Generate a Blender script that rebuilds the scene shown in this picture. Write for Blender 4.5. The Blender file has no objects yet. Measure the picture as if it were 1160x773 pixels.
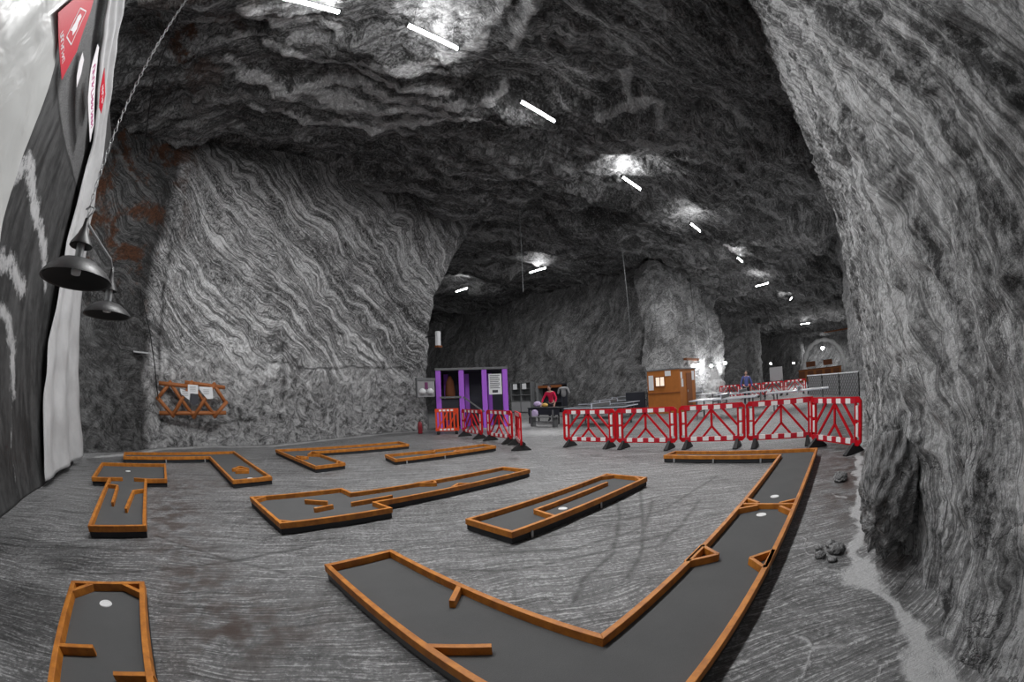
import bpy, math, random
import numpy as np
from mathutils import Vector, Matrix
random.seed(4)
sc = bpy.context.scene
COL = sc.collection

# ------------------------------------------------------------------ materials
class NT:
    def __init__(s, name):
        s.m = bpy.data.materials.new(name); s.m.use_nodes = True
        s.t = s.m.node_tree; s.t.nodes.clear()
        s.out = s.t.nodes.new('ShaderNodeOutputMaterial')
        s.bsdf = s.t.nodes.new('ShaderNodeBsdfPrincipled')
        s.t.links.new(s.bsdf.outputs[0], s.out.inputs[0])
    def put(s, sock, v):
        if isinstance(v, bpy.types.NodeSocket): s.t.links.new(v, sock)
        else: sock.default_value = v
    def n(s, typ, ins=None, out=0, **props):
        nd = s.t.nodes.new(typ)
        for k, v in props.items(): setattr(nd, k, v)
        for k, v in (ins or {}).items(): s.put(nd.inputs[k], v)
        return nd.outputs[out]
    def math(s, op, a, b=0.0, c=None, clamp=False):
        nd = s.t.nodes.new('ShaderNodeMath'); nd.operation = op; nd.use_clamp = clamp
        s.put(nd.inputs[0], a); s.put(nd.inputs[1], b)
        if c is not None: s.put(nd.inputs[2], c)
        return nd.outputs[0]
    def vmath(s, op, a, b=(0, 0, 0)):
        nd = s.t.nodes.new('ShaderNodeVectorMath'); nd.operation = op
        s.put(nd.inputs[0], a); s.put(nd.inputs[1], b)
        return nd.outputs['Value'] if op in ('DOT_PRODUCT', 'LENGTH', 'DISTANCE') else nd.outputs[0]
    def scale(s, a, k):
        nd = s.t.nodes.new('ShaderNodeVectorMath'); nd.operation = 'SCALE'
        s.put(nd.inputs[0], a); s.put(nd.inputs['Scale'], k); return nd.outputs[0]
    def noise(s, vec, scale, detail=3, rough=.5, dist=0., color=False, lac=2.):
        nd = s.t.nodes.new('ShaderNodeTexNoise')
        s.put(nd.inputs['Vector'], vec); s.put(nd.inputs['Scale'], scale); s.put(nd.inputs['Detail'], detail)
        s.put(nd.inputs['Roughness'], rough); s.put(nd.inputs['Distortion'], dist); s.put(nd.inputs['Lacunarity'], lac)
        return nd.outputs['Color' if color else 0]
    def ramp(s, f, a, b, smooth=True):
        return s.n('ShaderNodeMapRange', {0: f, 1: a, 2: b, 3: 0., 4: 1.}, interpolation_type='SMOOTHSTEP' if smooth else 'LINEAR')
    def mix(s, f, a, b):
        nd = s.t.nodes.new('ShaderNodeMix'); nd.data_type = 'RGBA'
        s.put(nd.inputs[0], f)
        for i, v in ((6, a), (7, b)):
            s.put(nd.inputs[i], v if isinstance(v, bpy.types.NodeSocket) else (*v, 1) if len(v) == 3 else v)
        return nd.outputs[2]
    def base(s, col, rough=.7, metal=0., spec=.5):
        s.put(s.bsdf.inputs['Base Color'], col if isinstance(col, bpy.types.NodeSocket) else (*col, 1))
        s.put(s.bsdf.inputs['Roughness'], rough); s.put(s.bsdf.inputs['Metallic'], metal)
        s.bsdf.inputs['Specular IOR Level'].default_value = spec
    def bump(s, h, strength=.5, dist=.05):
        nd = s.t.nodes.new('ShaderNodeBump'); s.put(nd.inputs['Strength'], strength); s.put(nd.inputs['Distance'], dist)
        s.put(nd.inputs['Height'], h); s.t.links.new(nd.outputs[0], s.bsdf.inputs['Normal'])
    def pos(s): return s.n('ShaderNodeTexCoord', out=3)
    def attr(s, name, out=2): return s.n('ShaderNodeAttribute', out=out, attribute_name=name)

def G(v): return (v, v, v * 1.01)

def flat(name, col, rough=.6, metal=0., var=.12, sc_=18., bump=.1, spec=.5):
    s = NT(name); p = s.pos()
    f = s.noise(p, sc_, 5, .6)
    c = s.mix(f, tuple(x * (1 - var) for x in col), tuple(min(1, x * (1 + var)) for x in col))
    s.base(c, rough, metal, spec); s.bump(f, bump, .01); return s.m

def emit(name, col, e):
    s = NT(name); s.base((.8, .8, .8), .4)
    s.bsdf.inputs['Emission Color'].default_value = (*col, 1); s.bsdf.inputs['Emission Strength'].default_value = e
    return s.m

def basis(n):
    n = Vector(n).normalized(); a = n.cross(Vector((0, 0, 1)))
    if a.length < .1: a = n.cross(Vector((1, 0, 0)))
    a.normalize(); return n, a, n.cross(a)

def rock(name, nrm, dark, light, band=2.6, fine=11., warp=.55, wsc=.42, lo=.34, hi=.66, wb=(.45, .35, .35), bump=.9, bd=.07,
         rust=None, vein=False, shade=None, rough=.75, patch=.25, crack=.6, stretch=.13, lw=.035, ls=.6, gr=.35, cracks=False):
    s = NT(name); p = s.pos()
    w1 = s.scale(s.vmath('SUBTRACT', s.noise(p, wsc, 2, .5, color=True), (.5, .5, .5)), warp * 4)
    p1 = s.vmath('ADD', p, w1)
    w2 = s.scale(s.vmath('SUBTRACT', s.noise(p1, wsc * 3.6, 2, .5, color=True), (.5, .5, .5)), warp * 1.1)
    p2 = s.vmath('ADD', p1, w2)
    n, a, b = basis(nrm)
    q = s.n('ShaderNodeCombineXYZ', {0: s.math('MULTIPLY', s.vmath('DOT_PRODUCT', p2, tuple(a)), stretch),
                                     1: s.math('MULTIPLY', s.vmath('DOT_PRODUCT', p2, tuple(b)), stretch),
                                     2: s.vmath('DOT_PRODUCT', p2, tuple(n))})
    n1 = s.noise(q, band, 5, .65)
    n2 = s.noise(q, fine, 3, .55)
    n3 = s.noise(p1, 2.6, 10, .72, .4)
    n4 = s.noise(q, fine * 2.7, 3, .6)
    g5 = s.noise(p2, 14., 8, .78)
    tone = s.math('ADD', s.math('MULTIPLY', n1, wb[0]), s.math('MULTIPLY', n3, wb[2]))
    tone = s.math('DIVIDE', s.math('ADD', tone, s.math('MULTIPLY', n2, wb[1])), sum(wb))
    big = s.noise(p, .33, 3, .55)
    t = s.math('ADD', s.ramp(tone, lo, hi, False), s.math('MULTIPLY', s.math('SUBTRACT', big, .5), patch * 4))
    L1 = s.ramp(s.math('ABSOLUTE', s.math('SUBTRACT', n2, .5)), .0, lw)
    L2 = s.ramp(s.math('ABSOLUTE', s.math('SUBTRACT', n4, .5)), .0, lw * 1.3)
    lines = s.math('MULTIPLY', s.math('MULTIPLY_ADD', L1, ls, 1 - ls), s.math('MULTIPLY_ADD', L2, ls * .7, 1 - ls * .7))
    gg = s.ramp(g5, .36, .64, False)
    t = s.math('MULTIPLY', s.math('ADD', t, s.math('MULTIPLY', s.math('SUBTRACT', gg, .5), gr * 2)), lines, clamp=True)
    if cracks:
        rb = s.ramp(s.noise(p1, 3.8, 12, .82, .8), .41, .60, False)
        rbm = s.math('MULTIPLY', s.attr('rubble'), .85)
        t = s.math('ADD', s.math('MULTIPLY', t, s.math('SUBTRACT', 1., rbm)), s.math('MULTIPLY', rb, rbm), clamp=True)
    cn = s.noise(p2, 1.0, 7, .62); cr0 = s.ramp(s.math('ABSOLUTE', s.math('SUBTRACT', cn, .5)), .0, .010)
    cm = s.ramp(s.noise(p, .8, 2, .5), .52, .6)
    cr = s.math('SUBTRACT', 1., s.math('MULTIPLY', s.math('SUBTRACT', 1., cr0), cm))
    col = s.mix(t, dark, light)
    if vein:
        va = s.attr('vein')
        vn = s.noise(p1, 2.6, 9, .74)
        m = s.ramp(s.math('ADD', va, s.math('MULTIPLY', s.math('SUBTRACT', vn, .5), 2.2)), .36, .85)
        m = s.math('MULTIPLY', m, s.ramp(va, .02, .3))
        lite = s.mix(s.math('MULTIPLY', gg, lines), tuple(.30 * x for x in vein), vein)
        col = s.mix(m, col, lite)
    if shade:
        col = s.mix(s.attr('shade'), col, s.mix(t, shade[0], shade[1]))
    if rust:
        rm = s.math('MULTIPLY', s.ramp(s.noise(p1, .9, 7, .7), .5, .60), s.attr('rust'))
        col = s.mix(rm, col, s.mix(gg, (.02, .010, .006), rust))
    if cracks: 
        ck = s.math('MULTIPLY', s.attr('crack'), s.ramp(g5, .3, .55)); col = s.mix(ck, col, tuple(.15 * x for x in dark))
    col = s.mix(s.math('MULTIPLY', s.math('SUBTRACT', 1., cr), crack), col, tuple(.3 * x for x in dark))
    s.base(col, rough, 0, .35)
    h = s.math('ADD', s.math('MULTIPLY', tone, 1.), s.math('MULTIPLY', cr, .10))
    h = s.math('ADD', h, s.math('MULTIPLY', lines, .10))
    h = s.math('ADD', h, s.math('MULTIPLY', g5, .55))
    s.bump(h, bump, bd)
    return s.m

# ------------------------------------------------------------------ noise in numpy
def _h(i, j, k, seed):
    n = (i * 374761393 + j * 668265263 + k * 2147483647 * 0 + k * 1274126177 + seed * 974711) & 0xffffffff
    n = ((n ^ (n >> 13)) * 1274126177) & 0xffffffff
    return (n ^ (n >> 16)) & 0xffffffff
def pn(P, seed=0):
    P = np.asarray(P, float); I = np.floor(P).astype(np.int64); F = P - I
    W = F * F * F * (F * (F * 6 - 15) + 10); out = 0
    for dx in (0, 1):
        for dy in (0, 1):
            for dz in (0, 1):
                h = _h(I[..., 0] + dx, I[..., 1] + dy, I[..., 2] + dz, seed)
                a = (h & 0xffff) / 65535. * 2 * np.pi; c = ((h >> 16) & 0xffff) / 32767.5 - 1; r = np.sqrt(1 - np.minimum(c * c, 1))
                g = (F[..., 0] - dx) * r * np.cos(a) + (F[..., 1] - dy) * r * np.sin(a) + (F[..., 2] - dz) * c
                w = (W[..., 0] if dx else 1 - W[..., 0]) * (W[..., 1] if dy else 1 - W[..., 1]) * (W[..., 2] if dz else 1 - W[..., 2])
                out = out + g * w
    return out * 1.6
def fbm(P, o=4, seed=0, g=.5):
    r = 0; a = 1.; P = np.asarray(P, float)
    for i in range(o): r = r + a * pn(P, seed + i); P = P * 2.03 + 7.1; a *= g
    return r
def ridge(P, o=3, seed=0):
    r = 0; a = 1.; P = np.asarray(P, float)
    for i in range(o): r = r + a * (1 - 2.2 * np.abs(pn(P, seed + i))); P = P * 2.1 + 3.7; a *= .5
    return r

def pl_dist(X, Y, polys):
    d = np.full(X.shape, 1e9)
    for pl in polys:
        for (x0, y0), (x1, y1) in zip(pl[:-1], pl[1:]):
            dx, dy = x1 - x0, y1 - y0; L = dx * dx + dy * dy + 1e-9
            t = np.clip(((X - x0) * dx + (Y - y0) * dy) / L, 0, 1)
            d = np.minimum(d, np.hypot(X - x0 - t * dx, Y - y0 - t * dy))
    return d

# ------------------------------------------------------------------ object helpers
def link(name, me, mat=None, parent=None, smooth=False):
    o = bpy.data.objects.new(name, me); COL.objects.link(o)
    if mat is not None:
        for m in (mat if isinstance(mat, (list, tuple)) else [mat]): me.materials.append(m)
    if smooth: me.polygons.foreach_set('use_smooth', [True] * len(me.polygons))
    if parent: o.parent = parent
    return o
def tag(o, label, cat, group=None):
    o['label'] = label; o['category'] = cat
    if group: o['group'] = group
    return o
def empty(name, label, cat, loc=(0, 0, 0), rz=0., group=None):
    o = bpy.data.objects.new(name, None); COL.objects.link(o); o.location = loc; o.rotation_euler = (0, 0, rz)
    o.empty_display_size = .1
    return tag(o, label, cat, group)
def struct(o): o['kind'] = 'structure'; return o

def grid_mesh(name, P, mat, attrs=None, parent=None, flip=False):
    ns, nt = P.shape[:2]
    me = bpy.data.meshes.new(name); V = P.reshape(-1, 3).astype(np.float32)
    i = np.arange(ns - 1)[:, None] * nt + np.arange(nt - 1)[None, :]
    q = np.stack([i, i + nt, i + nt + 1, i + 1], -1).reshape(-1, 4)
    if flip: q = q[:, ::-1]
    me.vertices.add(len(V)); me.vertices.foreach_set('co', V.ravel())
    me.loops.add(q.size); me.loops.foreach_set('vertex_index', q.ravel().astype(np.int32))
    me.polygons.add(len(q)); me.polygons.foreach_set('loop_start', np.arange(0, q.size, 4, dtype=np.int32))
    me.polygons.foreach_set('loop_total', np.full(len(q), 4, dtype=np.int32))
    me.update(calc_edges=True); me.validate()
    for k, a in (attrs or {}).items():
        at = me.attributes.new(k, 'FLOAT', 'POINT'); at.data.foreach_set('value', np.clip(a, 0, 1).ravel().astype(np.float32))
    return link(name, me, mat, parent, True)

class MB:
    def __init__(s): s.v = []; s.f = []; s.mi = []
    def add(s, vs, fs, mi=0):
        b = len(s.v); s.v += [tuple(v) for v in vs]; s.f += [tuple(b + i for i in f) for f in fs]; s.mi += [mi] * len(fs); return s
    def box(s, x0, x1, y0, y1, z0, z1, mi=0):
        return s.add([(x0, y0, z0), (x1, y0, z0), (x1, y1, z0), (x0, y1, z0), (x0, y0, z1), (x1, y0, z1), (x1, y1, z1), (x0, y1, z1)],
                     [(0, 3, 2, 1), (4, 5, 6, 7), (0, 1, 5, 4), (1, 2, 6, 5), (2, 3, 7, 6), (3, 0, 4, 7)], mi)
    def prism(s, poly, z0, z1, mi=0, top=True):
        n = len(poly); vs = [(x, y, z0) for x, y in poly] + [(x, y, z1) for x, y in poly]
        fs = [(i, (i + 1) % n, (i + 1) % n + n, i + n) for i in range(n)] + [tuple(range(n, 2 * n)), tuple(range(n - 1, -1, -1))]
        return s.add(vs, fs, mi)
    def bar(s, a, b, w, h, up=(0, 0, 1), mi=0):
        a, b = Vector(a), Vector(b); d = (b - a).normalized(); u = Vector(up); x = d.cross(u)
        if x.length < 1e-4: x = d.cross(Vector((1, 0, 0)))
        x.normalize(); u = x.cross(d).normalized(); vs = []
        for c in (a, b):
            for i, j in ((-1, -1), (1, -1), (1, 1), (-1, 1)): vs.append(c + x * (w / 2 * i) + u * (h / 2 * j))
        return s.add(vs, [(0, 1, 2, 3), (7, 6, 5, 4), (0, 4, 5, 1), (1, 5, 6, 2), (2, 6, 7, 3), (3, 7, 4, 0)], mi)
    def tube(s, pts, r, n=8, mi=0, close=False, cap=True):
        pts = [Vector(p) for p in pts]; R = r if isinstance(r, (list, tuple)) else [r] * len(pts)
        b = len(s.v); m = len(pts); ref = None
        for k, p in enumerate(pts):
            d = (pts[(k + 1) % m] - pts[k - 1]) if close else (pts[min(k + 1, m - 1)] - pts[max(k - 1, 0)])
            d = d.normalized() if d.length > 1e-9 else Vector((0, 0, 1))
            if ref is None: ref = d.cross(Vector((0, 0, 1))) if abs(d.z) < .9 else d.cross(Vector((1, 0, 0)))
            x = (ref - d * ref.dot(d)).normalized(); y = d.cross(x); ref = x
            for i in range(n):
                a = 2 * math.pi * i / n; s.v.append(tuple(p + (x * math.cos(a) + y * math.sin(a)) * R[k]))
        for k in range(m if close else m - 1):
            k2 = (k + 1) % m
            for i in range(n):
                j = (i + 1) % n; s.f.append((b + k * n + i, b + k * n + j, b + k2 * n + j, b + k2 * n + i)); s.mi.append(mi)
        if not close and cap:
            s.f.append(tuple(b + i for i in range(n - 1, -1, -1))); s.f.append(tuple(b + (m - 1) * n + i for i in range(n))); s.mi += [mi] * 2
        return s
    def lathe(s, prof, n=32, c=(0, 0, 0), mi=0):
        b = len(s.v)
        for r, z in prof:
            for i in range(n):
                a = 2 * math.pi * i / n; s.v.append((c[0] + r * math.cos(a), c[1] + r * math.sin(a), c[2] + z))
        for k in range(len(prof) - 1):
            for i in range(n):
                j = (i + 1) % n; s.f.append((b + k * n + i, b + k * n + j, b + (k + 1) * n + j, b + (k + 1) * n + i)); s.mi.append(mi)
        return s
    def build(s, name, mat, parent=None, smooth=False, bevel=0.):
        me = bpy.data.meshes.new(name); me.from_pydata(s.v, [], s.f); me.update()
        o = link(name, me, mat, parent, smooth)
        if any(s.mi): me.polygons.foreach_set('material_index', s.mi)
        if bevel:
            md = o.modifiers.new('bevel', 'BEVEL'); md.width = bevel; md.segments = 2; md.limit_method = 'ANGLE'
        return o
def copy_tree(o, parent=None):
    c = o.copy(); COL.objects.link(c); c.parent = parent
    for ch in list(o.children): copy_tree(ch, c)
    return c

# ------------------------------------------------------------------ material set
M = {}
s = NT('timber'); p = s.pos()
g = s.noise(p, 9, 5, .6); fl = s.noise(p, 55, 4, .7)
c = s.mix(s.ramp(g, .3, .7), (.36, .115, .012), (.58, .21, .022)); c = s.mix(s.ramp(fl, .62, .75), c, (.12, .04, .012))
s.base(c, .55); s.bump(g, .25, .01); M['timber'] = s.m
s = NT('carpet'); p = s.pos()
g = s.noise(p, 160, 3, .7); g2 = s.noise(p, 2.5, 4, .6)
s.base(s.mix(s.math('ADD', s.math('MULTIPLY', g, .5), s.math('MULTIPLY', g2, .5)), G(.075), G(.125)), .95, 0, .1); s.bump(g, .5, .004); M['carpet'] = s.m
M['skirt'] = flat('skirt_board', (.018, .019, .022), .7, var=.4, sc_=8)
M['skirt_grey'] = flat('skirt_board_grey', (.12, .125, .13), .7, var=.2, sc_=8)
M['cup'] = flat('cup_white', (.72, .72, .72), .5)
M['steel'] = flat('galvanised', (.42, .43, .44), .45, .6)
M['red'] = flat('red_plastic', (.52, .002, .010), .45, var=.06, spec=.3)
M['redstrip'] = flat('red_reflective', (.5, .012, .03), .35, var=.05)
M['white'] = flat('white_reflective', (.85, .83, .82), .4, var=.04)
M['rubber'] = flat('black_rubber', (.012, .012, .013), .7)
M['purple'] = flat('purple_paint', (.42, .12, .72), .5, var=.08, sc_=6)
M['purple_dark'] = flat('deep_purple_cloth', (.05, .025, .10), .8, var=.2)
M['navy'] = flat('dark_slate_board', (.018, .02, .03), .7)
M['black'] = flat('black_metal', (.015, .015, .016), .45, .3)
M['greymetal'] = flat('grey_metal', (.16, .165, .17), .5, .4, var=.25, sc_=6)
M['cabinet'] = flat('grey_cabinet', (.17, .175, .18), .6, var=.15, sc_=3)
M['paper'] = flat('paper', (.75, .76, .78), .8, var=.05)
M['ink'] = flat('dark_ink', (.05, .05, .06), .8)
M['ply'] = flat('orange_plywood', (.40, .13, .02), .6, var=.25, sc_=4)
M['plydark'] = flat('dark_plywood', (.20, .06, .012), .6, var=.2, sc_=4)
M['lattice'] = flat('varnished_log', (.33, .11, .03), .6, var=.3, sc_=12)
M['orange'] = flat('orange_panel', (.75, .06, .01), .45, var=.05)
M['table'] = flat('dark_table_top', (.012, .018, .018), .55, var=.2, sc_=4)
M['tableline'] = flat('white_line', (.55, .57, .65), .5)
M['lighttop'] = flat('pale_table_top', (.34, .35, .36), .35, var=.25, sc_=3)
M['skin'] = flat('skin', (.55, .33, .26), .6, var=.06)
M['shirt_red'] = flat('crimson_cloth', (.62, .005, .06), .8)
M['shirt_blue'] = flat('blue_cloth', (.10, .12, .34), .8)
M['trouser'] = flat('dark_cloth', (.03, .03, .04), .85)
M['hair'] = flat('dark_hair', (.05, .035, .03), .7)
M['lilac'] = flat('lilac_plastic', (.62, .5, .75), .6)
M['yellow'] = flat('yellow_plastic', (.8, .5, .12), .5)
M['extred'] = flat('extinguisher_red', (.22, .01, .02), .4)
M['concrete'] = flat('pale_board', (.3, .3, .31), .7)

# ------------------------------------------------------------------ rock shell of the mine
W_R = rock('rock_right', (.92, .2, -.34), G(.07), G(.95), band=1.7, fine=7.0, warp=.13, wsc=.38, lo=.42, hi=.565, bump=1., bd=.26,
           wb=(.6, .4, .4), patch=.13, stretch=.045, crack=.6, lw=.035, ls=.65, gr=.5)
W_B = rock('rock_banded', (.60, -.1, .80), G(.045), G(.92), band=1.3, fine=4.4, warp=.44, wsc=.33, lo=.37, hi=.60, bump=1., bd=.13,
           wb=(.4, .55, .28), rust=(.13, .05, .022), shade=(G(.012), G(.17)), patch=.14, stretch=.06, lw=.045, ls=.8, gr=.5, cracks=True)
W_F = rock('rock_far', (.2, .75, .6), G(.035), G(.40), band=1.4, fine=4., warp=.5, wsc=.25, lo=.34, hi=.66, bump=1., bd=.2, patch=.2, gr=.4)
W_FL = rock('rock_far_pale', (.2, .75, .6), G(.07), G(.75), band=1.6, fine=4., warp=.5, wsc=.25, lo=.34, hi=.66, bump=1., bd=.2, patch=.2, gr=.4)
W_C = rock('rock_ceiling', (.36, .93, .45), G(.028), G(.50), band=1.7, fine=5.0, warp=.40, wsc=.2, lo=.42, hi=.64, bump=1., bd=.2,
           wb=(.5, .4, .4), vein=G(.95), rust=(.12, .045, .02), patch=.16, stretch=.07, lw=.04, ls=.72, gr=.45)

def smooth_line(pts, n, k=5):
    P = np.array(pts, float); d = np.r_[0, np.cumsum(np.hypot(*np.diff(P, axis=0).T[:2]))]
    t = np.linspace(0, d[-1], n); Q = np.stack([np.interp(t, d, P[:, i]) for i in range(P.shape[1])], 1)
    for _ in range(k):
        Q[1:-1] = .25 * Q[:-2] + .5 * Q[1:-1] + .25 * Q[2:]
    return Q
def normals(P):
    du = np.gradient(P, axis=0); dv = np.gradient(P, axis=1); n = np.cross(du, dv)
    return n / (np.linalg.norm(n, axis=-1, keepdims=True) + 1e-9)

def wall(name, base, top, mat, ns, nt, amp=(.3, .12, .05), zt=9.7, flare=2.5, sgn=1., seed=1, attrs=None, k=12, low=None, st=None):
    B = smooth_line(base, ns, k); T = smooth_line(top, ns, k)
    t = np.linspace(-.03, 1, nt); w = np.clip(t, 0, 1) ** flare
    P = np.zeros((ns, nt, 3))
    P[..., :2] = B[:, None, :] * (1 - w)[None, :, None] + T[:, None, :] * w[None, :, None]
    P[..., 2] = t * zt
    N = normals(P) * sgn
    d = amp[0] * fbm(P * .28, 3, seed) + amp[1] * fbm(P * .95 * np.array([1, 1, .7]), 3, seed + 9) + amp[2] * ridge(P * 3.1, 3, seed + 20)
    if st is not None:
        n_, a_, b_ = [np.array(v_) for v_ in basis(st[0])]; Wp = P + .5 * np.stack([fbm(P * .4, 2, seed + 50), fbm(P * .4, 2, seed + 51), fbm(P * .4, 2, seed + 52)], -1)
        Q = np.stack([Wp @ a_ * .28, Wp @ b_ * .28, Wp @ n_ * st[2]], -1)
        d = d + st[1] * ridge(Q, 3, seed + 60)
    if low is not None: d = d * (low + (1 - low) * np.clip(P[..., 2] / 3., 0, 1))
    P0 = P.copy(); P = P + N * d[..., None]
    return struct(grid_mesh(name, P, mat, attrs(P0) if attrs else None))

# left rear wall with the folded salt bands, turning the corner into the cross hall
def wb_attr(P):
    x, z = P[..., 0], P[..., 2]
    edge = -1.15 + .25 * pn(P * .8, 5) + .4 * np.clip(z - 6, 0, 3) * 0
    sh = np.clip((edge - x) * 4, 0, 1)  # shadow on the receding left part, painted into the rock colour
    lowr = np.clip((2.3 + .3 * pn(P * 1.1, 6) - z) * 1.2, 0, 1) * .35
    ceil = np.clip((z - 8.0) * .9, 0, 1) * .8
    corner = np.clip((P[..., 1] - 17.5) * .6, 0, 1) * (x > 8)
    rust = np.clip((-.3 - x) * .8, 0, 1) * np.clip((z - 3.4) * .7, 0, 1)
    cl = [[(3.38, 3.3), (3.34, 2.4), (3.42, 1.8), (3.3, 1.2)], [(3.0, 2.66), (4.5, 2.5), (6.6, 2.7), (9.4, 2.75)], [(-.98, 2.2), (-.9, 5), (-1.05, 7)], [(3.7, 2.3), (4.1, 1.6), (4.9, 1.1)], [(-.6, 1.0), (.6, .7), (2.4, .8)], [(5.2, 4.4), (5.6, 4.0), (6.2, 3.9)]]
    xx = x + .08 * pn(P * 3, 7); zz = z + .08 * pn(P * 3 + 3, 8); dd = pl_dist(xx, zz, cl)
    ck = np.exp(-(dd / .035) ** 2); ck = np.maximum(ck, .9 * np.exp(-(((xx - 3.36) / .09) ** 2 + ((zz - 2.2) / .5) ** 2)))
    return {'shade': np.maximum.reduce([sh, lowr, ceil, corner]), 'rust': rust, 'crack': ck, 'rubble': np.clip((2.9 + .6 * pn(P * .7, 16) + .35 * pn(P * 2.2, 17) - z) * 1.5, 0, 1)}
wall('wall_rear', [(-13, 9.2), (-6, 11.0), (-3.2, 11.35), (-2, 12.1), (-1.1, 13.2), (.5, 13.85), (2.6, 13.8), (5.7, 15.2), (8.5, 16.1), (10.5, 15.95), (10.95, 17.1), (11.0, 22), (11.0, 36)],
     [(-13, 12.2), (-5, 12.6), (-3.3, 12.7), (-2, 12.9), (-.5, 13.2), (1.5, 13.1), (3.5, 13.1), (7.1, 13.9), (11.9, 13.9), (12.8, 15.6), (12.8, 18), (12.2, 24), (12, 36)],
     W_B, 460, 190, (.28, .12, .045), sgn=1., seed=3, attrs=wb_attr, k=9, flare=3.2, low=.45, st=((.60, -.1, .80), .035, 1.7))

# right wall beside the camera
wall('wall_right', [(-9, -3.9), (-3, -2.9), (0, -2.1), (1.45, -1.5), (1.85, -1.08), (2.4, -.95), (2.9, -.82), (3.5, -.66), (5.35, -.6), (7.5, -.62), (11.9, -.95), (18.2, -1.45), (19.4, -3.2), (20, -13)],
     [(-9, -4.2), (-3, -3.0), (0, -2.0), (1.45, -1.3), (2.2, -.95), (3, -.8), (4, -.6), (5, -.5), (6.35, -.45), (8.5, -.5), (11.9, -.7), (18.2, -1.2), (19.4, -3.2), (20, -13)],
     W_R, 760, 300, (.20, .17, .06), sgn=-1., seed=31, k=10, flare=1.5, low=.55, st=((.90, .2, -.36), .07, 2.2))

# far pillars and chambers
def pillar(name, pts, mat, ns, seed, zt=9.6, nt=80, amp=(.5, .25, .09)):
    return wall(name, pts, pts, mat, ns, nt, amp, zt=zt, sgn=-1., seed=seed, k=5)
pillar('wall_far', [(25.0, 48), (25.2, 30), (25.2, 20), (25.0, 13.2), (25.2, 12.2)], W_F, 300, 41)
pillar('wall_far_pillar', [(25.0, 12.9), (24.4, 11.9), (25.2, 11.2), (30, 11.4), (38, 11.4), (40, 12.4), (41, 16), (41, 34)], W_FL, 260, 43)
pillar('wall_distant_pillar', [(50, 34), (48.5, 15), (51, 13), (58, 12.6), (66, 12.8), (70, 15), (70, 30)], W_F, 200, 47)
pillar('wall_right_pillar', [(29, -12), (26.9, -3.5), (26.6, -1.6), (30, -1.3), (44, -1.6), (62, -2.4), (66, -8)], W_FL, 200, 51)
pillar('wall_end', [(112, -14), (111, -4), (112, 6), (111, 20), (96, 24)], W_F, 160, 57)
pillar('wall_end_arch', [(92, 20), (88, 10.2), (92, 9.2), (111, 9.5)], W_F, 80, 59)

# ceiling
def gl(a): return np.concatenate([np.linspace(x0, x1, n, endpoint=False) for x0, x1, n in a] + [[a[-1][1]]])
xs = gl([(-13, -3, 70), (-3, 16, 300), (16, 40, 150), (40, 120, 120)]); ys = gl([(-14, -3, 40), (-3, 15, 270), (15, 50, 120)])
X, Y = np.meshgrid(xs, ys, indexing='ij'); Z0 = np.full_like(X, 9.15)
P = np.stack([X, Y, Z0], -1)
d = .42 * fbm(P * .2, 3, 71) + .14 * fbm(P * .7, 3, 75) + .06 * ridge(P * 2.2, 3, 79)
# stepped slabs: the roof broke off in layers
la, lb_ = X * .93 - Y * .37, X * .37 + Y * .93
lay = fbm(np.stack([la * .13, lb_ * .42, 0 * X], -1) + .12 * pn(P * .8, 83)[..., None], 3, 81); st = np.floor(lay * 5) / 5; fr = lay * 5 - np.floor(lay * 5)
d = d + .75 * (st + np.clip(fr * 4, 0, 1) / 5) + .05 * ridge(np.stack([la * .35, lb_ * 2.0, 0 * X], -1) + .35 * fbm(P * .5, 2, 84)[..., None], 3, 85)
dome = lambda x, y, r, h: h * np.clip(1 - ((X - x) ** 2 + (Y - y) ** 2) / r ** 2, 0, 1) ** .6
d = d + dome(3.2, 4.9, 1.9, .45) + dome(.9, 5.9, 1.5, .3)
veins = [[(-.63, 6.19), (-.3, 6.8), (.13, 7.05), (.84, 6.86), (1.66, 6.67)], [(3.9, 3.2), (4.3, 4.28), (4.57, 5.0), (4.4, 5.72), (3.75, 6.57), (2.54, 7.4)],
         [(4.29, 3.38), (4.67, 3.75), (5.08, 4.54)], [(-.6, 8.7), (-.26, 8.92), (.76, 9.29), (1.6, 9.3), (2.58, 8.55), (3.9, 8.02), (5.21, 7.46), (5.98, 6.23)],
         [(.2, 7.9), (2.78, 7.92), (3.95, 7.25), (4.91, 7.05)], [(.5, 10.2), (2.41, 10.08), (4.16, 9.47), (5.35, 8.48), (6.95, 7.28), (8.4, 7.0)], [(1.6, 9.3), (3.3, 8.9), (4.7, 8.3), (6.3, 7.4)],
         [(8.2, 3.6), (9.2, 3.9), (9.6, 3.4), (10.4, 4.0)], [(9.2, 3.9), (8.7, 5.0)]]
wx = X + .28 * pn(P * .9, 90) + .1 * pn(P * 3, 94); wy = Y + .28 * pn(P * .9 + 5, 91) + .1 * pn(P * 3 + 4, 95)
vd = pl_dist(wx, wy, veins)
lamp_halos = [(12.4, 6.3, .9), (18.0, 6.2, .9), (24.5, 5.9, 1.0), (18.2, 15.6, .9), (17.4, 21.6, 1.1), (34.2, 6.1, 1.3), (42.9, 5.0, 1.3), (3.3, 5.1, .9), (.6, 5.7, .8)]  # lamp halos painted pale into the roof colour around the tubes
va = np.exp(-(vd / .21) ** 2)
for x, y, r in lamp_halos: va = np.maximum(va, .8 * np.exp(-(((wx - x) / (r * 1.5)) ** 2 + ((wy - y) / r) ** 2)))
va = np.maximum(va, .45 * np.exp(-(((X - 3) / 4) ** 2 + ((Y - 8.6) / 1.6) ** 2)))
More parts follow.
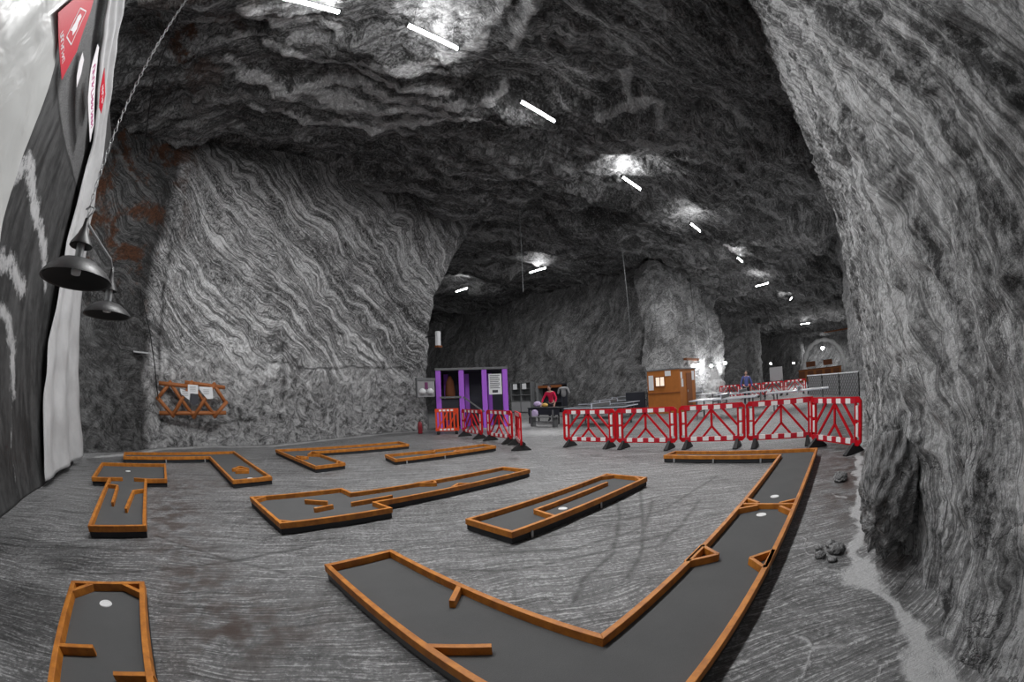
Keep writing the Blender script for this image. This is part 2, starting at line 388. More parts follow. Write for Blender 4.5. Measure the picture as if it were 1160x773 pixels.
d = d - .10 * np.exp(-(vd / .2) ** 2)
rust = np.exp(-(((X + 1.9) / 1.5) ** 2 + ((Y - 8.2) / 2.2) ** 2))
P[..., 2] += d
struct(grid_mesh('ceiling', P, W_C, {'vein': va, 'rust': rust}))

# floor
s = NT('salt_floor'); p = s.pos()
rel = s.vmath('SUBTRACT', p, (-1.5, -3.2, 0)); wv = s.scale(s.vmath('SUBTRACT', s.noise(p, .5, 3, .5, color=True), (.5, .5, .5)), .8)
rel = s.vmath('ADD', rel, wv)
sx = s.n('ShaderNodeSeparateXYZ', {0: rel}); ang = s.math('ARCTAN2', s.n('ShaderNodeSeparateXYZ', {0: rel}, out=1), sx)
rad = s.vmath('LENGTH', rel)
q = s.n('ShaderNodeCombineXYZ', {0: s.math('MULTIPLY', ang, 1.6), 1: s.math('MULTIPLY', rad, 5.0), 2: 0.})
st1 = s.noise(q, 2.2, 7, .72); st2 = s.noise(q, 9., 5, .7)
q3 = s.n('ShaderNodeCombineXYZ', {0: s.math('MULTIPLY', s.vmath('DOT_PRODUCT', s.vmath('ADD', p, wv), (.5, .86, 0)), .5), 1: s.math('MULTIPLY', s.vmath('DOT_PRODUCT', s.vmath('ADD', p, wv), (.86, -.5, 0)), 4.), 2: 0.})
st3 = s.noise(q3, 3., 6, .7)
gr = s.noise(p, 28, 6, .75); bg = s.noise(p, .35, 4, .6)
v = s.math('ADD', s.math('ADD', s.math('MULTIPLY', st1, .34), s.math('MULTIPLY', st2, .28)), s.math('ADD', s.math('MULTIPLY', st3, .2), s.math('MULTIPLY', gr, .22)))
t = s.ramp(v, .42, .64, False)
t = s.math('ADD', t, s.math('MULTIPLY', s.math('SUBTRACT', bg, .5), .9), clamp=True)
hl = s.ramp(s.math('ADD', s.math('MULTIPLY', st2, .6), s.math('MULTIPLY', gr, .4)), .51, .59)
col = s.mix(t, G(.03), G(.26)); col = s.mix(s.math('MULTIPLY', hl, s.math('MULTIPLY', st1, 1.2)), col, G(.58))
lnn = s.ramp(s.math('ABSOLUTE', s.math('SUBTRACT', st3, .5)), 0., .012); col = s.mix(s.math('MULTIPLY', s.math('SUBTRACT', 1., lnn), .35), col, G(.04))
col = s.mix(s.math('MULTIPLY', s.attr('dark'), s.ramp(s.noise(p, 14, 4, .6), .25, .6)), col, G(.03))
col = s.mix(s.math('MULTIPLY', s.attr('stain_tone'), s.ramp(s.noise(p, 3.5, 5, .65), .4, .6)), col, (.055, .035, .028))
dm = s.ramp(s.math('ADD', s.attr('dust'), s.math('MULTIPLY', s.math('SUBTRACT', s.noise(p, 5, 6, .7), .5), 1.1)), .35, .8)
dm = s.math('MULTIPLY', dm, s.ramp(s.attr('dust'), .02, .2))
col = s.mix(dm, col, s.mix(gr, G(.28), G(.6)))
s.base(col, s.mix(bg, G(.38), G(.6)), 0, .5)
s.bump(s.math('ADD', s.math('MULTIPLY', v, 1.4), s.math('MULTIPLY', dm, .5)), 1., .03)
FLOOR = s.m
xs = gl([(-13, -3, 60), (-3, 10, 560), (10, 30, 160), (30, 125, 100)]); ys = gl([(-14, -2.5, 50), (-2.5, 7, 430), (7, 18, 170), (18, 50, 60)])
X, Y = np.meshgrid(xs, ys, indexing='ij'); P = np.stack([X, Y, np.zeros_like(X)], -1)
wx = X + .015 * pn(P * 3, 101); wy = Y + .015 * pn(P * 3 + 9, 102)
tyre = [[(5.4, 3.4), (4.3, 2.6), (3.2, 2.0), (2.6, 1.9), (2.2, 1.7)], [(5.9, 3.2), (4.5, 2.4), (3.4, 1.8), (2.8, 1.6)], [(5.0, 2.5), (4.0, 2.1), (3.1, 2.4), (2.4, 3.2)], [(6.6, 2.1), (4.6, 2.2), (3.2, 2.9)],
        [(5.2, 1.9), (4.3, 1.75), (3.6, 1.7)], [(3.9, 1.75), (3.0, 2.2), (2.4, 2.5), (2.0, 2.9)], [(.7, 3.6), (0, 4.3), (-.6, 4.9)], [(-1.9, 3.6), (-.4, 3.9), (1.2, 4.2)], [(-2, 4.4), (.2, 4.45)]]
dark = 1. * np.exp(-(pl_dist(wx, wy, tyre) / .024) ** 2)
rb = lambda x, y, a, b: np.exp(-(((X - x) / a) ** 2 + ((Y - y) / b) ** 2))
stain_tone = np.clip(rb(.15, 2.7, .55, .45) + .7 * rb(-.1, 3.6, .4, .5) + .5 * rb(.2, 7.8, .9, .6) + .6 * rb(1.5, 5.9, 0.5, .25) + .8 * rb(-.4, 5.6, .5, 1.6) + .9 * np.exp(-((Y - (-.1)) / .5) ** 2) * np.clip((X - 3.5) / 2, 0, 1) * (X < 12), 0, 1)  # brown stains, and a darker strip between longest lane and right wall
dustl = [[(18, -1.1), (11.9, -.6), (7.5, -.35), (5.3, -.3), (3.6, -.25), (3.0, -.45), (2.5, -.62), (2.1, -.75), (1.8, -.85), (1.4, -1.2), (0, -1.8)]]
wx = X + .12 * pn(P * 2.5, 105) + .05 * pn(P * 8, 106); wy = Y + .12 * pn(P * 2.5 + 9, 107) + .05 * pn(P * 8 + 3, 108)
dust = .85 * np.exp(-(pl_dist(wx, wy, dustl) / .11) ** 2)
twig = [[(3.1, -.3), (3.3, .02), (3.0, .18)], [(3.5, -.1), (3.6, .2), (4.0, .3)], [(2.3, -.4), (2.15, -.1), (1.8, 0.05), (1.5, 0.2)], [(2.15, -.1), (2.25, .15)], [(2.0, -.6), (1.75, -.3), (1.35, -.15)], [(5.2, -.1), (5.5, .05)]]
dust = np.maximum(dust, .6 * np.exp(-(pl_dist(wx, wy, twig) / .035) ** 2))
dust = np.maximum(dust, rb(3.15, -.28, .28, .2)); dust = np.maximum(dust, .8 * rb(13.5, 14, 3.5, 2.2) * (Y < 15.5)); dust = np.maximum(dust, .75 * rb(11.8, 10.6, 1.8, 2.6))  # last two blobs paint the bright floor sheen near the purple booth
edge = [[(-2.7, 10.9), (-1.6, 11.8), (-.9, 12.9), (.6, 13.5), (2.7, 13.4), (5.7, 14.8), (8.4, 15.7), (9.8, 15.5)]]
dust = np.maximum(dust, .8 * np.exp(-(pl_dist(wx, wy, edge) / .25) ** 2))
wr = np.interp(X, [-9, 0, 1.45, 2.4, 3.5, 7.5, 12, 18], [-3.9, -2.1, -1.5, -.95, -.66, -.62, -.95, -1.4])
P[..., 2] = .006 * fbm(P * 2.2, 3, 111) - .004 + .10 * np.exp(-np.clip(Y - wr - .02, 0, 9) / .13) * (X < 19) * (1 + .6 * pn(P * 2.4, 112))
struct(grid_mesh('floor', P, FLOOR, {'dark': dark, 'stain_tone': stain_tone, 'dust': dust}))

# boulder bulging from the foot of the right wall
def blob(name, c, r, mat, seed, amp=.14, n=60, fq=2.5):
    a = np.linspace(0, 2 * np.pi, n * 2 + 1); b = np.linspace(1e-3, np.pi - 1e-3, n)
    A, Bb = np.meshgrid(a, b, indexing='ij')
    D = np.stack([np.sin(Bb) * np.cos(A), np.sin(Bb) * np.sin(A), np.cos(Bb)], -1)
    k = 1 + amp * fbm(D * fq + seed, 4, seed) + amp * .5 * ridge(D * fq * 1.4 + seed, 3, seed + 3)
    return grid_mesh(name, np.array(c) + D * np.array(r) * k[..., None], mat, flip=True)
W_BO = rock('rock_boulder', (.3, .3, .8), G(.045), G(.6), band=2.6, fine=9., warp=.5, wsc=.8, lo=.36, hi=.68, bump=1., bd=.08, patch=.25)
tag(blob('boulder', (3.4, -.47, .62), (.44, .27, .48), W_BO, 5, .14), 'dark rounded rock boulder lodged against the foot of the pale right wall', 'boulder')
tag(blob('loose_stone', (6.2, .0, .035), (.2, .1, .06), W_BO, 8, .2, 24), 'small dark stone on the floor behind the boulder, near the last barrier', 'stone')
rp = random.Random(3)
for k, (x, y, r, lb) in enumerate([(3.75, .02, .05, 'topmost'), (3.6, -.05, .075, 'largest'), (3.5, .1, .05, 'nearest'), (3.42, -.02, .04, 'smallest'), (3.68, .13, .035, 'outermost')]):
    tag(blob('salt_lump', (x, y, r * .5), (r, r, r * .6), W_BO, 20 + k, .22, 14), 'grey crumbled salt lump by the pale puddle below the boulder, %s of the five' % lb, 'stone', 'salt lumps on the floor below the boulder')

# ------------------------------------------------------------------ minigolf lanes
K = 1.0758; RW, ZD, ZT = .046, .078, .142
def inset(poly, d):
    n = len(poly); out = []
    for i in range(n):
        p0, p1, p2 = (Vector(poly[(i - 1) % n]), Vector(poly[i]), Vector(poly[(i + 1) % n]))
        a = (p1 - p0).normalized(); b = (p2 - p1).normalized(); na = Vector((-a.y, a.x)); nb = Vector((-b.y, b.x))
        m = (na + nb); m = m / max(m.length_squared, 1e-6) * 2
        out.append(tuple(p1 + m * d))
    return out
def lane(name, label, poly, scale=K, bars=(), tris=(), cups=(), legs=(), grey=()):
    poly = [(x * scale, y * scale) for x, y in poly]
    ar = sum(poly[i - 1][0] * poly[i][1] - poly[i][0] * poly[i - 1][1] for i in range(len(poly)))
    if ar < 0: poly = poly[::-1]
    c = (sum(p[0] for p in poly) / len(poly), sum(p[1] for p in poly) / len(poly))
    L = [(x - c[0], y - c[1]) for x, y in poly]
    e = empty(name, label, 'minigolf lane', (c[0], c[1], 0), group='minigolf lanes on the mine floor')
    ins = inset(L, RW); low = inset(L, .012)
    MB().prism(inset(L, .02), ZD - .012, ZD).build('carpet_deck', M['carpet'], e)
    for i in range(len(L)):
        j = (i + 1) % len(L)
        MB().prism([L[i], L[j], ins[j], ins[i]], ZD - .006, ZT).build('side_rail', M['timber'], e, bevel=.004)
        li = inset(low, .02)
        MB().prism([low[i], low[j], li[j], li[i]], .004, ZD - .006).build('skirt_board', M['skirt_grey'] if i in grey else M['skirt'], e)
    # loc is local: subtract the lane centre
    q = lambda p: Vector((p[0] * scale - c[0], p[1] * scale - c[1]))
    for b in bars:
        for a, d in zip(b[:-1], b[1:]):
            a, d = q(a), q(d); MB().bar((a.x, a.y, (ZD + ZT) / 2 - .002), (d.x, d.y, (ZD + ZT) / 2 - .002), .042, ZT - ZD - .002).build('bumper_block', M['timber'], e, bevel=.004)
    for t3 in tris:
        T = [q(a) for a in t3]; m = MB()
        for a, d in zip(T, T[1:] + T[:1]): m.bar((a.x, a.y, (ZD + ZT) / 2), (d.x, d.y, (ZD + ZT) / 2), .036, ZT - ZD)
        m.build('triangle_bumper', M['timber'], e, bevel=.003)
    for cp in cups:
        a = q(cp); o = MB().lathe([(.0, .004), (.036, .004), (.038, .006), (.054, .006), (.058, 0), (.058, -.004)], 24, (a.x, a.y, ZD + .001)).build('hole_cup', M['cup'], e)
    for (i, t) in legs:
        a = Vector(L[i]).lerp(Vector(L[(i + 1) % len(L)]), t); d = (Vector(L[(i + 1) % len(L)]) - Vector(L[i])).normalized(); o_ = Vector((d.y, -d.x)) * .004
        a = a + o_; MB().bar((a.x, a.y, 0.0), (a.x, a.y, ZD + .004), .03, .012, up=(-d.y, d.x, 0)).build('leg', M['steel'], e)
    return e
# polygons: measured plan positions
lane('minigolf_lane', 'longest zigzag lane in front, with two white holes and a deck turning twice',
     [(.94, .455), (7.5, .46), (7.56, 3.3), (7.06, 3.32), (7.03, 1.12), (1.65, 1.09), (1.58, 3.12), (.94, 3.08)],
     bars=[[(1.6, 2.2), (1.40, 2.03)], [(.97, 1.68), (1.22, 1.46)], [(4.31, 1.09), (4.32, .5)], [(4.52, 1.08), (4.36, .9)], [(4.36, .66), (4.5, .49)], [(4.13, 1.07), (4.27, .89)], [(4.25, .64), (4.09, .49)],
           [(7.1, 3.25), (7.2, 3.1)], [(7.52, .65), (7.4, .5)]],
     tris=[[(3.1, 1.09), (2.95, .90), (2.76, 1.09)], [(3.1, .48), (2.93, .63), (2.77, .47)]], cups=[(4.77, .79), (4.11, .81)],
     legs=[(3, .45), (3, .85), (0, .3), (3, .1)], grey=(7,))
lane('minigolf_lane', 'short straight lane between the long lane and the zigzag lane, with a long inner divider',
     [(2.64, 2.75), (5.33, 2.76), (5.40, 3.5), (2.64, 3.44)],
     bars=[[(3.30, 2.78), (3.37, 3.13), (4.9, 3.17)], [(5.19, 3.46), (5.35, 3.34)], [(5.18, 2.8), (5.36, 2.98)]], cups=[(3.7, 3.0)], legs=[(0, .1), (0, .55)])
lane('minigolf_lane', 'T-shaped lane beside the white cloth with two hooked bumpers',
     [(-1.36, 4.38), (-.64, 4.47), (-.84, 7.0), (-.47, 7.03), (-.56, 8.62), (-2.02, 8.5), (-1.9, 6.96), (-1.57, 7.0)],
     bars=[[(-1.56, 7.05), (-1.31, 7.09)], [(-1.09, 7.09), (-.84, 7.05)], [(-1.5, 6.53), (-1.31, 6.49), (-1.22, 5.44)], [(-.8, 6.3), (-.99, 6.18), (-.98, 5.16)]], cups=[(-1.34, 8.0)], legs=[])
lane('minigolf_lane', 'L-shaped lane against the rear rock wall, farthest lane from the barriers',
     [(-1.66, 9.42), (.45, 9.65), (.68, 6.84), (1.41, 7.0), (1.17, 10.5), (-1.74, 10.13)],
     bars=[[(1.2, 7.0), (1.38, 7.15)]], tris=[[(.82, 7.98), (1.01, 8.24), (1.14, 7.95)], [(.86, 7.75), (1.1, 7.72), (.95, 7.95)]], cups=[(1.05, 7.25)], legs=[(0, .5), (0, .95)])
lane('minigolf_lane', 'L-shaped lane near the rear wall with two triangle bumpers in its short arm',
     [(2.28, 10.6), (2.45, 7.75), (3.15, 7.9), (3.1, 9.9), (5.85, 9.9), (5.99, 10.7)],
     bars=[[(3.0, 8.0), (3.1, 8.2)]], tris=[[(2.5, 9.33), (2.72, 9.1), (2.5, 8.95)], [(3.07, 9.9), (2.85, 9.5), (3.1, 9.29)]], legs=[])
lane('minigolf_lane', 'narrow straight lane in the middle distance, nearest to the turned end barrier',
     [(4.36, 8.5), (4.2, 7.73), (7.05, 7.75), (7.15, 8.34)], tris=[[(5.2, 8.42), (5.5, 8.2), (5.7, 8.42)], [(5.8, 7.83), (6.0, 8.0), (6.2, 7.83)]], legs=[(1, .1), (1, .45)])
lane('minigolf_lane', 'long lane with a wide head at its near end and loose blocks around the hole',
     [(.78, 5.66), (2.19, 5.72), (2.2, 5.38), (5.1, 5.45), (5.15, 4.85), (2.25, 4.71), (2.28, 4.35), (.89, 4.33)],
     bars=[[(.82, 5.5), (1.02, 5.66)], [(.88, 4.5), (1.05, 4.37)], [(1.47, 5.27), (1.72, 5.07)], [(1.45, 4.81), (1.72, 4.88)], [(1.97, 4.87), (2.6, 4.94)]],
     tris=[[(3.25, 5.42), (3.5, 5.22), (3.6, 5.42)], [(3.5, 4.82), (3.72, 4.95), (3.85, 4.82)]], cups=[(1.55, 4.98)], legs=[(6, .15), (6, .8), (4, .4), (4, .75)])
lane('minigolf_lane', 'nearest left lane with one round white hole and two stub blocks',
     [(-1.23, 2.99), (-.57, 3.05), (-.42, .2), (-1.09, .1)],
     bars=[[(-1.2, 2.82), (-1.01, 3.0)], [(-.78, 3.03), (-.58, 2.86)], [(-1.15, 2.08), (-.90, 2.11)], [(-.75, 1.86), (-.5, 1.87)]], cups=[(-.9, 2.77)], legs=[])

# ------------------------------------------------------------------ barriers
def make_barrier():
    e = empty('crowd_barrier', '', 'barrier'); W = 1.64; h = W / 2
    m = MB()
    o = [(-h, .22), (-h + .07, .15), (h - .07, .15), (h, .22), (h, .93), (h - .07, 1.0), (-h + .07, 1.0), (-h, .93)]
    i_ = [(-h + .05, .26), (-h + .06, .25), (h - .06, .25), (h - .05, .26), (h - .05, .89), (h - .06, .90), (-h + .06, .90), (-h + .05, .89)]
    vs = [(x, y, z) for y in (-.02, .02) for x, z in o + i_]; fs = []
    for k in range(8):
        j = (k + 1) % 8
        fs += [(k, j, j + 8, k + 8), (16 + j, 16 + k, 24 + k, 24 + j), (j, k, 16 + k, 16 + j), (8 + k, 8 + j, 24 + j, 24 + k)]
    m.add(vs, fs)
    for x in (-h + .17, h - .17): m.bar((x, 0, .2), (x, 0, .95), .045, .036, up=(0, 1, 0))
    for sg in (-1, 1): m.bar((sg * (h - .17), 0, .58), (sg * (h - .03), 0, .58), .03, .034, up=(0, 1, 0)); m.bar((sg * (h - .045), 0, .3), (sg * (h - .045), 0, .86), .05, .036, up=(0, 1, 0))
    m.build('frame', M['red'], e)
    m = MB(); b = lambda a, c: m.bar((a[0], 0, a[1]), (c[0], 0, c[1]), .048, .03, up=(0, 1, 0))
    b((0, .88), (0, .47)); b((0, .5), (.22, .26)); b((0, .5), (-.22, .26)); 
    for sg in (-1, 1): b((0, .88), (sg * .56, .27)); b((sg * .27, .9), (sg * .64, .50))
    m.build('lattice', M['red'], e)
    for z0, z1 in ((.885, .975), (.175, .265)):
        m = MB(); n = 9; x0, x1 = -h + .15, h - .15
        for k in range(n): m.box(x0 + (x1 - x0) * k / n, x0 + (x1 - x0) * (k + 1) / n, -.026, .026, z0, z1, k % 2)
        m.build('striped_board', [M['redstrip'], M['white']], e)
    for sg in (-1, 1):
        m = MB()
        for z0, z1 in ((.31, .54), (.61, .85)): m.box(sg * (h - .115) - .03, sg * (h - .115) + .03, -.023, .023, z0, z1)
        m.build('side_reflector', M['white'], e)
        m = MB(); x = sg * (h - .2)
        m.add([(x - .05, -.26, 0), (x + .05, -.26, 0), (x + .05, .26, 0), (x - .05, .26, 0), (x - .05, -.26, .025), (x + .05, -.26, .025), (x + .05, .26, .025), (x - .05, .26, .025),
               (x - .03, -.035, .2), (x + .03, -.035, .2), (x + .03, .035, .2), (x - .03, .035, .2)],
              [(3, 2, 1, 0), (0, 1, 5, 4), (2, 3, 7, 6), (1, 2, 6, 5), (3, 0, 4, 7), (4, 5, 9, 8), (5, 6, 10, 9), (6, 7, 11, 10), (7, 4, 8, 11), (8, 9, 10, 11)])
        m.build('foot', M['rubber'], e)
    return e
bar0 = make_barrier(); first = [bar0]
def barrier(a, b, label):
    e = first.pop() if first else copy_tree(bar0)
    mx, my = (a[0] + b[0]) / 2, (a[1] + b[1]) / 2
    e.location = (mx, my, 0); e.rotation_euler = (0, 0, math.atan2(b[1] - a[1], b[0] - a[0]))
    tag(e, label, 'barrier', 'red and white plastic barriers across the hall'); return e
barrier((9.1, 7.26), (9.14, 5.62), 'red and white barrier just right of the gap, in front of the dark tables')
barrier((9.12, 5.58), (9.18, 3.95), 'red and white barrier standing in front of the orange booth')
barrier((9.3, 3.93), (9.34, 2.3), 'red and white barrier between the booth barrier and the rightmost straight one')
barrier((9.3, 2.26), (9.36, .62), 'red and white barrier behind the far end of the zigzag lane')
barrier((8.98, .66), (7.86, -.34), 'red and white barrier turned sideways next to the right rock wall')
barrier((8.85, 9.0), (9.25, 10.56), 'red and white barrier at the right-hand post of the purple booth')
barrier((9.28, 10.85), (9.68, 12.45), 'red and white barrier in front of the middle of the purple booth')
barrier((8.86, 8.86), (7.9, 7.72), 'barrier seen edge-on at the open end of the left run, near the gap')
# orange barrier leaning on the rock corner
e = empty('safety_barrier', 'bright orange plastic barrier in front of the left bay of the purple booth', 'barrier', (9.75, 13.5, 0), math.radians(-36))
m = MB(); h = .46
m.prism([(-h, -.03), (h, -.03), (h, .03), (-h, .03)], .12, .24); m.box(-h, h, -.03, .03, .86, 1.0)
for k in range(7): x = -h + .04 + k * (2 * h - .08) / 6; m.bar((x, 0, .2), (x, 0, .9), .07, .03, up=(0, 1, 0))
m.bar((-.35, -.02, .25), (.05, -.02, .88), .05, .02, up=(0, 1, 0)); m.bar((.05, -.02, .25), (.38, -.02, .88), .05, .02, up=(0, 1, 0)); m.build('frame', M['orange'], e)
for z in (.90, .15):
    m = MB()
    for k in range(4): m.box(-.3 + k * .15, -.2 + k * .15, -.04, .04, z, z + .07)
    m.build('reflector', M['white'], e)
for sg in (-1, 1): MB().prism([(sg * .35 - .06, -.2), (sg * .35 + .06, -.2), (sg * .35 + .06, .2), (sg * .35 - .06, .2)], 0, .13).build('foot', M['rubber'], e, bevel=.03)

# ------------------------------------------------------------------ tube lamps on the roof
def ceil_z(x, y): return 9.0
TUBE = emit('tube_light', (1, 1, 1), 42)
def tube_lamp(x, y, rz, label, z=8.55, L=1.35, power=150., up=7.):
    e = empty('tube_lamp', label, 'lamp', (x, y, z), rz, 'fluorescent tube lamps under the mine roof')
    m = MB(); m.box(-L / 2, L / 2, -.05, .05, .035, .07); m.box(-L / 2, -L / 2 + .04, -.035, .035, -.03, .04); m.box(L / 2 - .04, L / 2, -.035, .035, -.03, .04); m.build('housing', M['greymetal'], e)
    MB().tube([(-L / 2 + .04, 0, 0), (L / 2 - .04, 0, 0)], .032, 12).build('tube', TUBE, e, True)
    for sg in (-1, 1): MB().tube([(sg * L * .38, 0, .07), (sg * L * .38, 0, 1.1)], .006, 5).build('hanger_wire', M['black'], e)
    l = bpy.data.lights.new('lamp_light', 'AREA'); l.shape = 'RECTANGLE'; l.size = L; l.size_y = .12; l.energy = power
    o = bpy.data.objects.new('lamp_light', l); COL.objects.link(o); o.parent = e; o.location = (0, 0, -.06)
    if up:
        l = bpy.data.lights.new('lamp_glow', 'AREA'); l.shape = 'RECTANGLE'; l.size = L; l.size_y = .1; l.energy = up
        o = bpy.data.objects.new('lamp_glow', l); COL.objects.link(o); o.parent = e; o.location = (0, 0, .1); o.rotation_euler = (math.pi, 0, 0)
    return e
tube_lamp(.62, 5.55, -.05, 'bright tube lamp cut off by the top edge of the photo', up=14)
tube_lamp(3.3, 5.18, 0, 'largest fully visible tube lamp, set in the pale hollow of the roof', up=16)
tube_lamp(7.0, 5.69, 0, 'thin tube lamp on bare dark roof, second whole lamp from the top', power=120, up=1)
tube_lamp(12.4, 6.1, 0, 'tube lamp by the bright painted halo in mid roof', up=22)
tube_lamp(18.3, 5.95, 0, 'tube lamp farther along the row after the mid roof painted halo')
tube_lamp(25.4, 5.62, 0, 'short-looking tube lamp above the orange booth side of the row')
tube_lamp(34, 5.9, 1.2, 'small distant tube lamp, sixth along the main row', power=90)
tube_lamp(42.9, 4.5, .3, 'small distant tube lamp, seventh along the main row', power=110)
tube_lamp(68.5, 5.4, 1.57, 'tiny lamp in the dark end of the tunnel roof', L=1.6, power=260)
tube_lamp(104, 3.9, 1.0, 'tiny lamp in front of the lit end chamber', z=8.0, L=3, power=700)
tube_lamp(18.2, 15.8, 1.57, 'tilted-looking tube lamp above the seated area of the cross hall', power=150)
tube_lamp(17.5, 22.1, 1.57, 'tube lamp deepest in the cross hall behind the rock corner', power=120)
tube_lamp(-4.2, 5.6, 0, 'added unseen tube lamp over the near end of the hall', power=170)  # added behind the camera, out of view, to light the hall
tube_lamp(-8.5, 5.0, 0, 'added unseen tube lamp farthest back along the near hall', power=170)  # second unseen lamp, added for more light from behind

#PART2
# ------------------------------------------------------------------ painted canvas and cloths on the left
s = NT('painted_canvas'); p = s.pos()
q = s.n('ShaderNodeCombineXYZ', {0: 0., 1: s.math('MULTIPLY', s.n('ShaderNodeSeparateXYZ', {0: p}, out=1), 2.2), 2: s.math('MULTIPLY', s.n('ShaderNodeSeparateXYZ', {0: p}, out=2), .5)})
a1 = s.noise(q, 1.5, 6, .65, .8); a2 = s.noise(p, 7, 7, .75); a3 = s.noise(p, 70, 3, .8)
t = s.ramp(s.math('ADD', s.math('MULTIPLY', a1, .65), s.math('MULTIPLY', a2, .35)), .38, .66)
col = s.mix(t, G(.022), G(.085))
col = s.mix(s.attr('grit'), col, s.mix(s.ramp(a3, .4, .6), G(.05), G(.2)))
m = s.ramp(s.math('ADD', s.attr('stroke'), s.math('MULTIPLY', s.math('SUBTRACT', s.noise(p, 5, 9, .8), .5), 2.6)), .5, 1.0)
m = s.math('MULTIPLY', m, s.ramp(s.attr('stroke'), .02, .2))
col = s.mix(m, col, s.mix(a2, G(.25), G(.62)))
col = s.mix(s.attr('seam'), col, G(.01))
s.base(col, .5); s.bump(s.math('ADD', a1, s.math('MULTIPLY', m, .5)), .4, .03); CANVAS = s.m
ys = np.linspace(-2.0, 9.6, 380); zs = np.linspace(0, 7.05, 190); Y, Z = np.meshgrid(ys, zs, indexing='ij')
P = np.stack([-3.1 + .05 * fbm(np.stack([Y * .5, Z * .2, 0 * Y], -1), 3, 201), Y, Z], -1)
wy = Y + .1 * pn(P * 2.5, 203); wz = Z + .1 * pn(P * 2.5 + 4, 204)
strk = [[(4.59, 3.36), (4.74, 3.74), (5.1, 4.16), (5.5, 4.1)], [(5.5, 4.1), (6.0, 3.9), (6.7, 3.76), (7.3, 3.5), (7.5, 3.1)], [(4.95, 2.97), (5.62, 3.0), (6.35, 2.82)], [(5.1, 2.48), (5.72, 2.35), (6.1, 2.05), (6.2, 1.5)]]
stroke = np.exp(-(pl_dist(wy, wz, strk) / .2) ** 2)
stroke = np.maximum(stroke, .7 * np.exp(-(pl_dist(wy, wz, [[(6.25, 1.5), (6.1, 1.2), (5.95, .9), (5.9, .1)]]) / .05) ** 2))
seam_l = [(4.5, 5.4), (4.86, 5.23), (6.03, 5.17), (7.2, 5.17), (8.3, 5.1)]
sz = np.interp(Y, [p_[0] for p_ in seam_l], [p_[1] for p_ in seam_l])
grit = np.clip((Z - sz) * 20, 0, 1); seam = .9 * np.exp(-(pl_dist(Y, Z, [seam_l]) / .022) ** 2)
bg_ = struct(grid_mesh('wall_left', P, CANVAS, {'stroke': stroke, 'grit': grit, 'seam': seam}, flip=True))
bg_.modifiers.new('thick', 'SOLIDIFY').thickness = .01

s = NT('white_cloth'); p = s.pos()
s.base(s.mix(s.noise(p, 3.5, 5, .6), G(.40), G(.62)), .75); s.bump(s.noise(p, 12, 4, .6), .3, .01); CLOTH = s.m
s = NT('plastic_sheet'); p = s.pos()
s.base(s.mix(s.noise(p, .8, 3, .5), (.40, .41, .40), (.58, .58, .57)), .35); s.bump(s.noise(p, 2.0, 3, .5, .5), .5, .08); SHEET = s.m
# border cloth: inner edge and outer edge run up the side and along the top
ie = smooth_line([(7.42, .02), (7.9, 1.6), (8.32, 3.25), (8.42, 4.8), (8.1, 6.05), (7.2, 6.5), (5.88, 6.69), (4.76, 6.85), (1, 7.0), (-1.9, 7.1)], 260, 10)
oe = smooth_line([(11.0, .02), (10.85, 1.9), (10.55, 3.75), (10.0, 5.4), (9.08, 6.6), (8.1, 7.2), (6.75, 7.47), (5.41, 7.59), (1, 7.8), (-1.9, 7.9)], 260, 10)
t = np.linspace(0, 1, 34); PP = ie[:, None, :] * (1 - t)[None, :, None] + oe[:, None, :] * t[None, :, None]
fold = .045 * np.sin(t * 17)[None, :] * np.ones((260, 1)) + .05 * pn(np.stack([PP[..., 0] * 1.5, PP[..., 1] * 1.5, 0 * PP[..., 0]], -1), 207)
P = np.stack([-2.93 + fold, PP[..., 0] * .945, np.maximum(.03, 1.56 + (PP[..., 1] - 1.56) * .945)], -1)
o = grid_mesh('border_cloth', P, CLOTH, flip=True); o.modifiers.new('thick', 'SOLIDIFY').thickness = .008
tag(o, 'long wrinkled white cloth edging the painted grey canvas down to the floor', 'cloth')
# glossy sheet
en = smooth_line([(5.15, 1.6), (5.12, 2.6), (5.08, 3.06), (4.99, 3.92), (4.85, 4.74), (4.5, 5.25), (3.9, 5.5), (3.4, 5.95)], 90, 4)
t = np.linspace(0, 1, 120) ** 1.3; PP = np.zeros((90, 120, 2))
PP[..., 0] = en[:, 0][:, None] * (1 - t) + (-2.0) * t; PP[..., 1] = en[:, 1][:, None] + t * .5
PP[..., 0] *= .9226; PP[..., 1] = 1.56 + (PP[..., 1] - 1.56) * .9226
P = np.stack([-2.86 + .06 * fbm(np.stack([PP[..., 0] * .7, PP[..., 1] * .7, 0 * PP[..., 0]], -1), 3, 211), PP[..., 0], PP[..., 1]], -1)
o = grid_mesh('plastic_sheet', P, SHEET, flip=False); o.modifiers.new('thick', 'SOLIDIFY').thickness = .006
tag(o, 'large glossy white sheet draped over the canvas at the upper left', 'sheet')
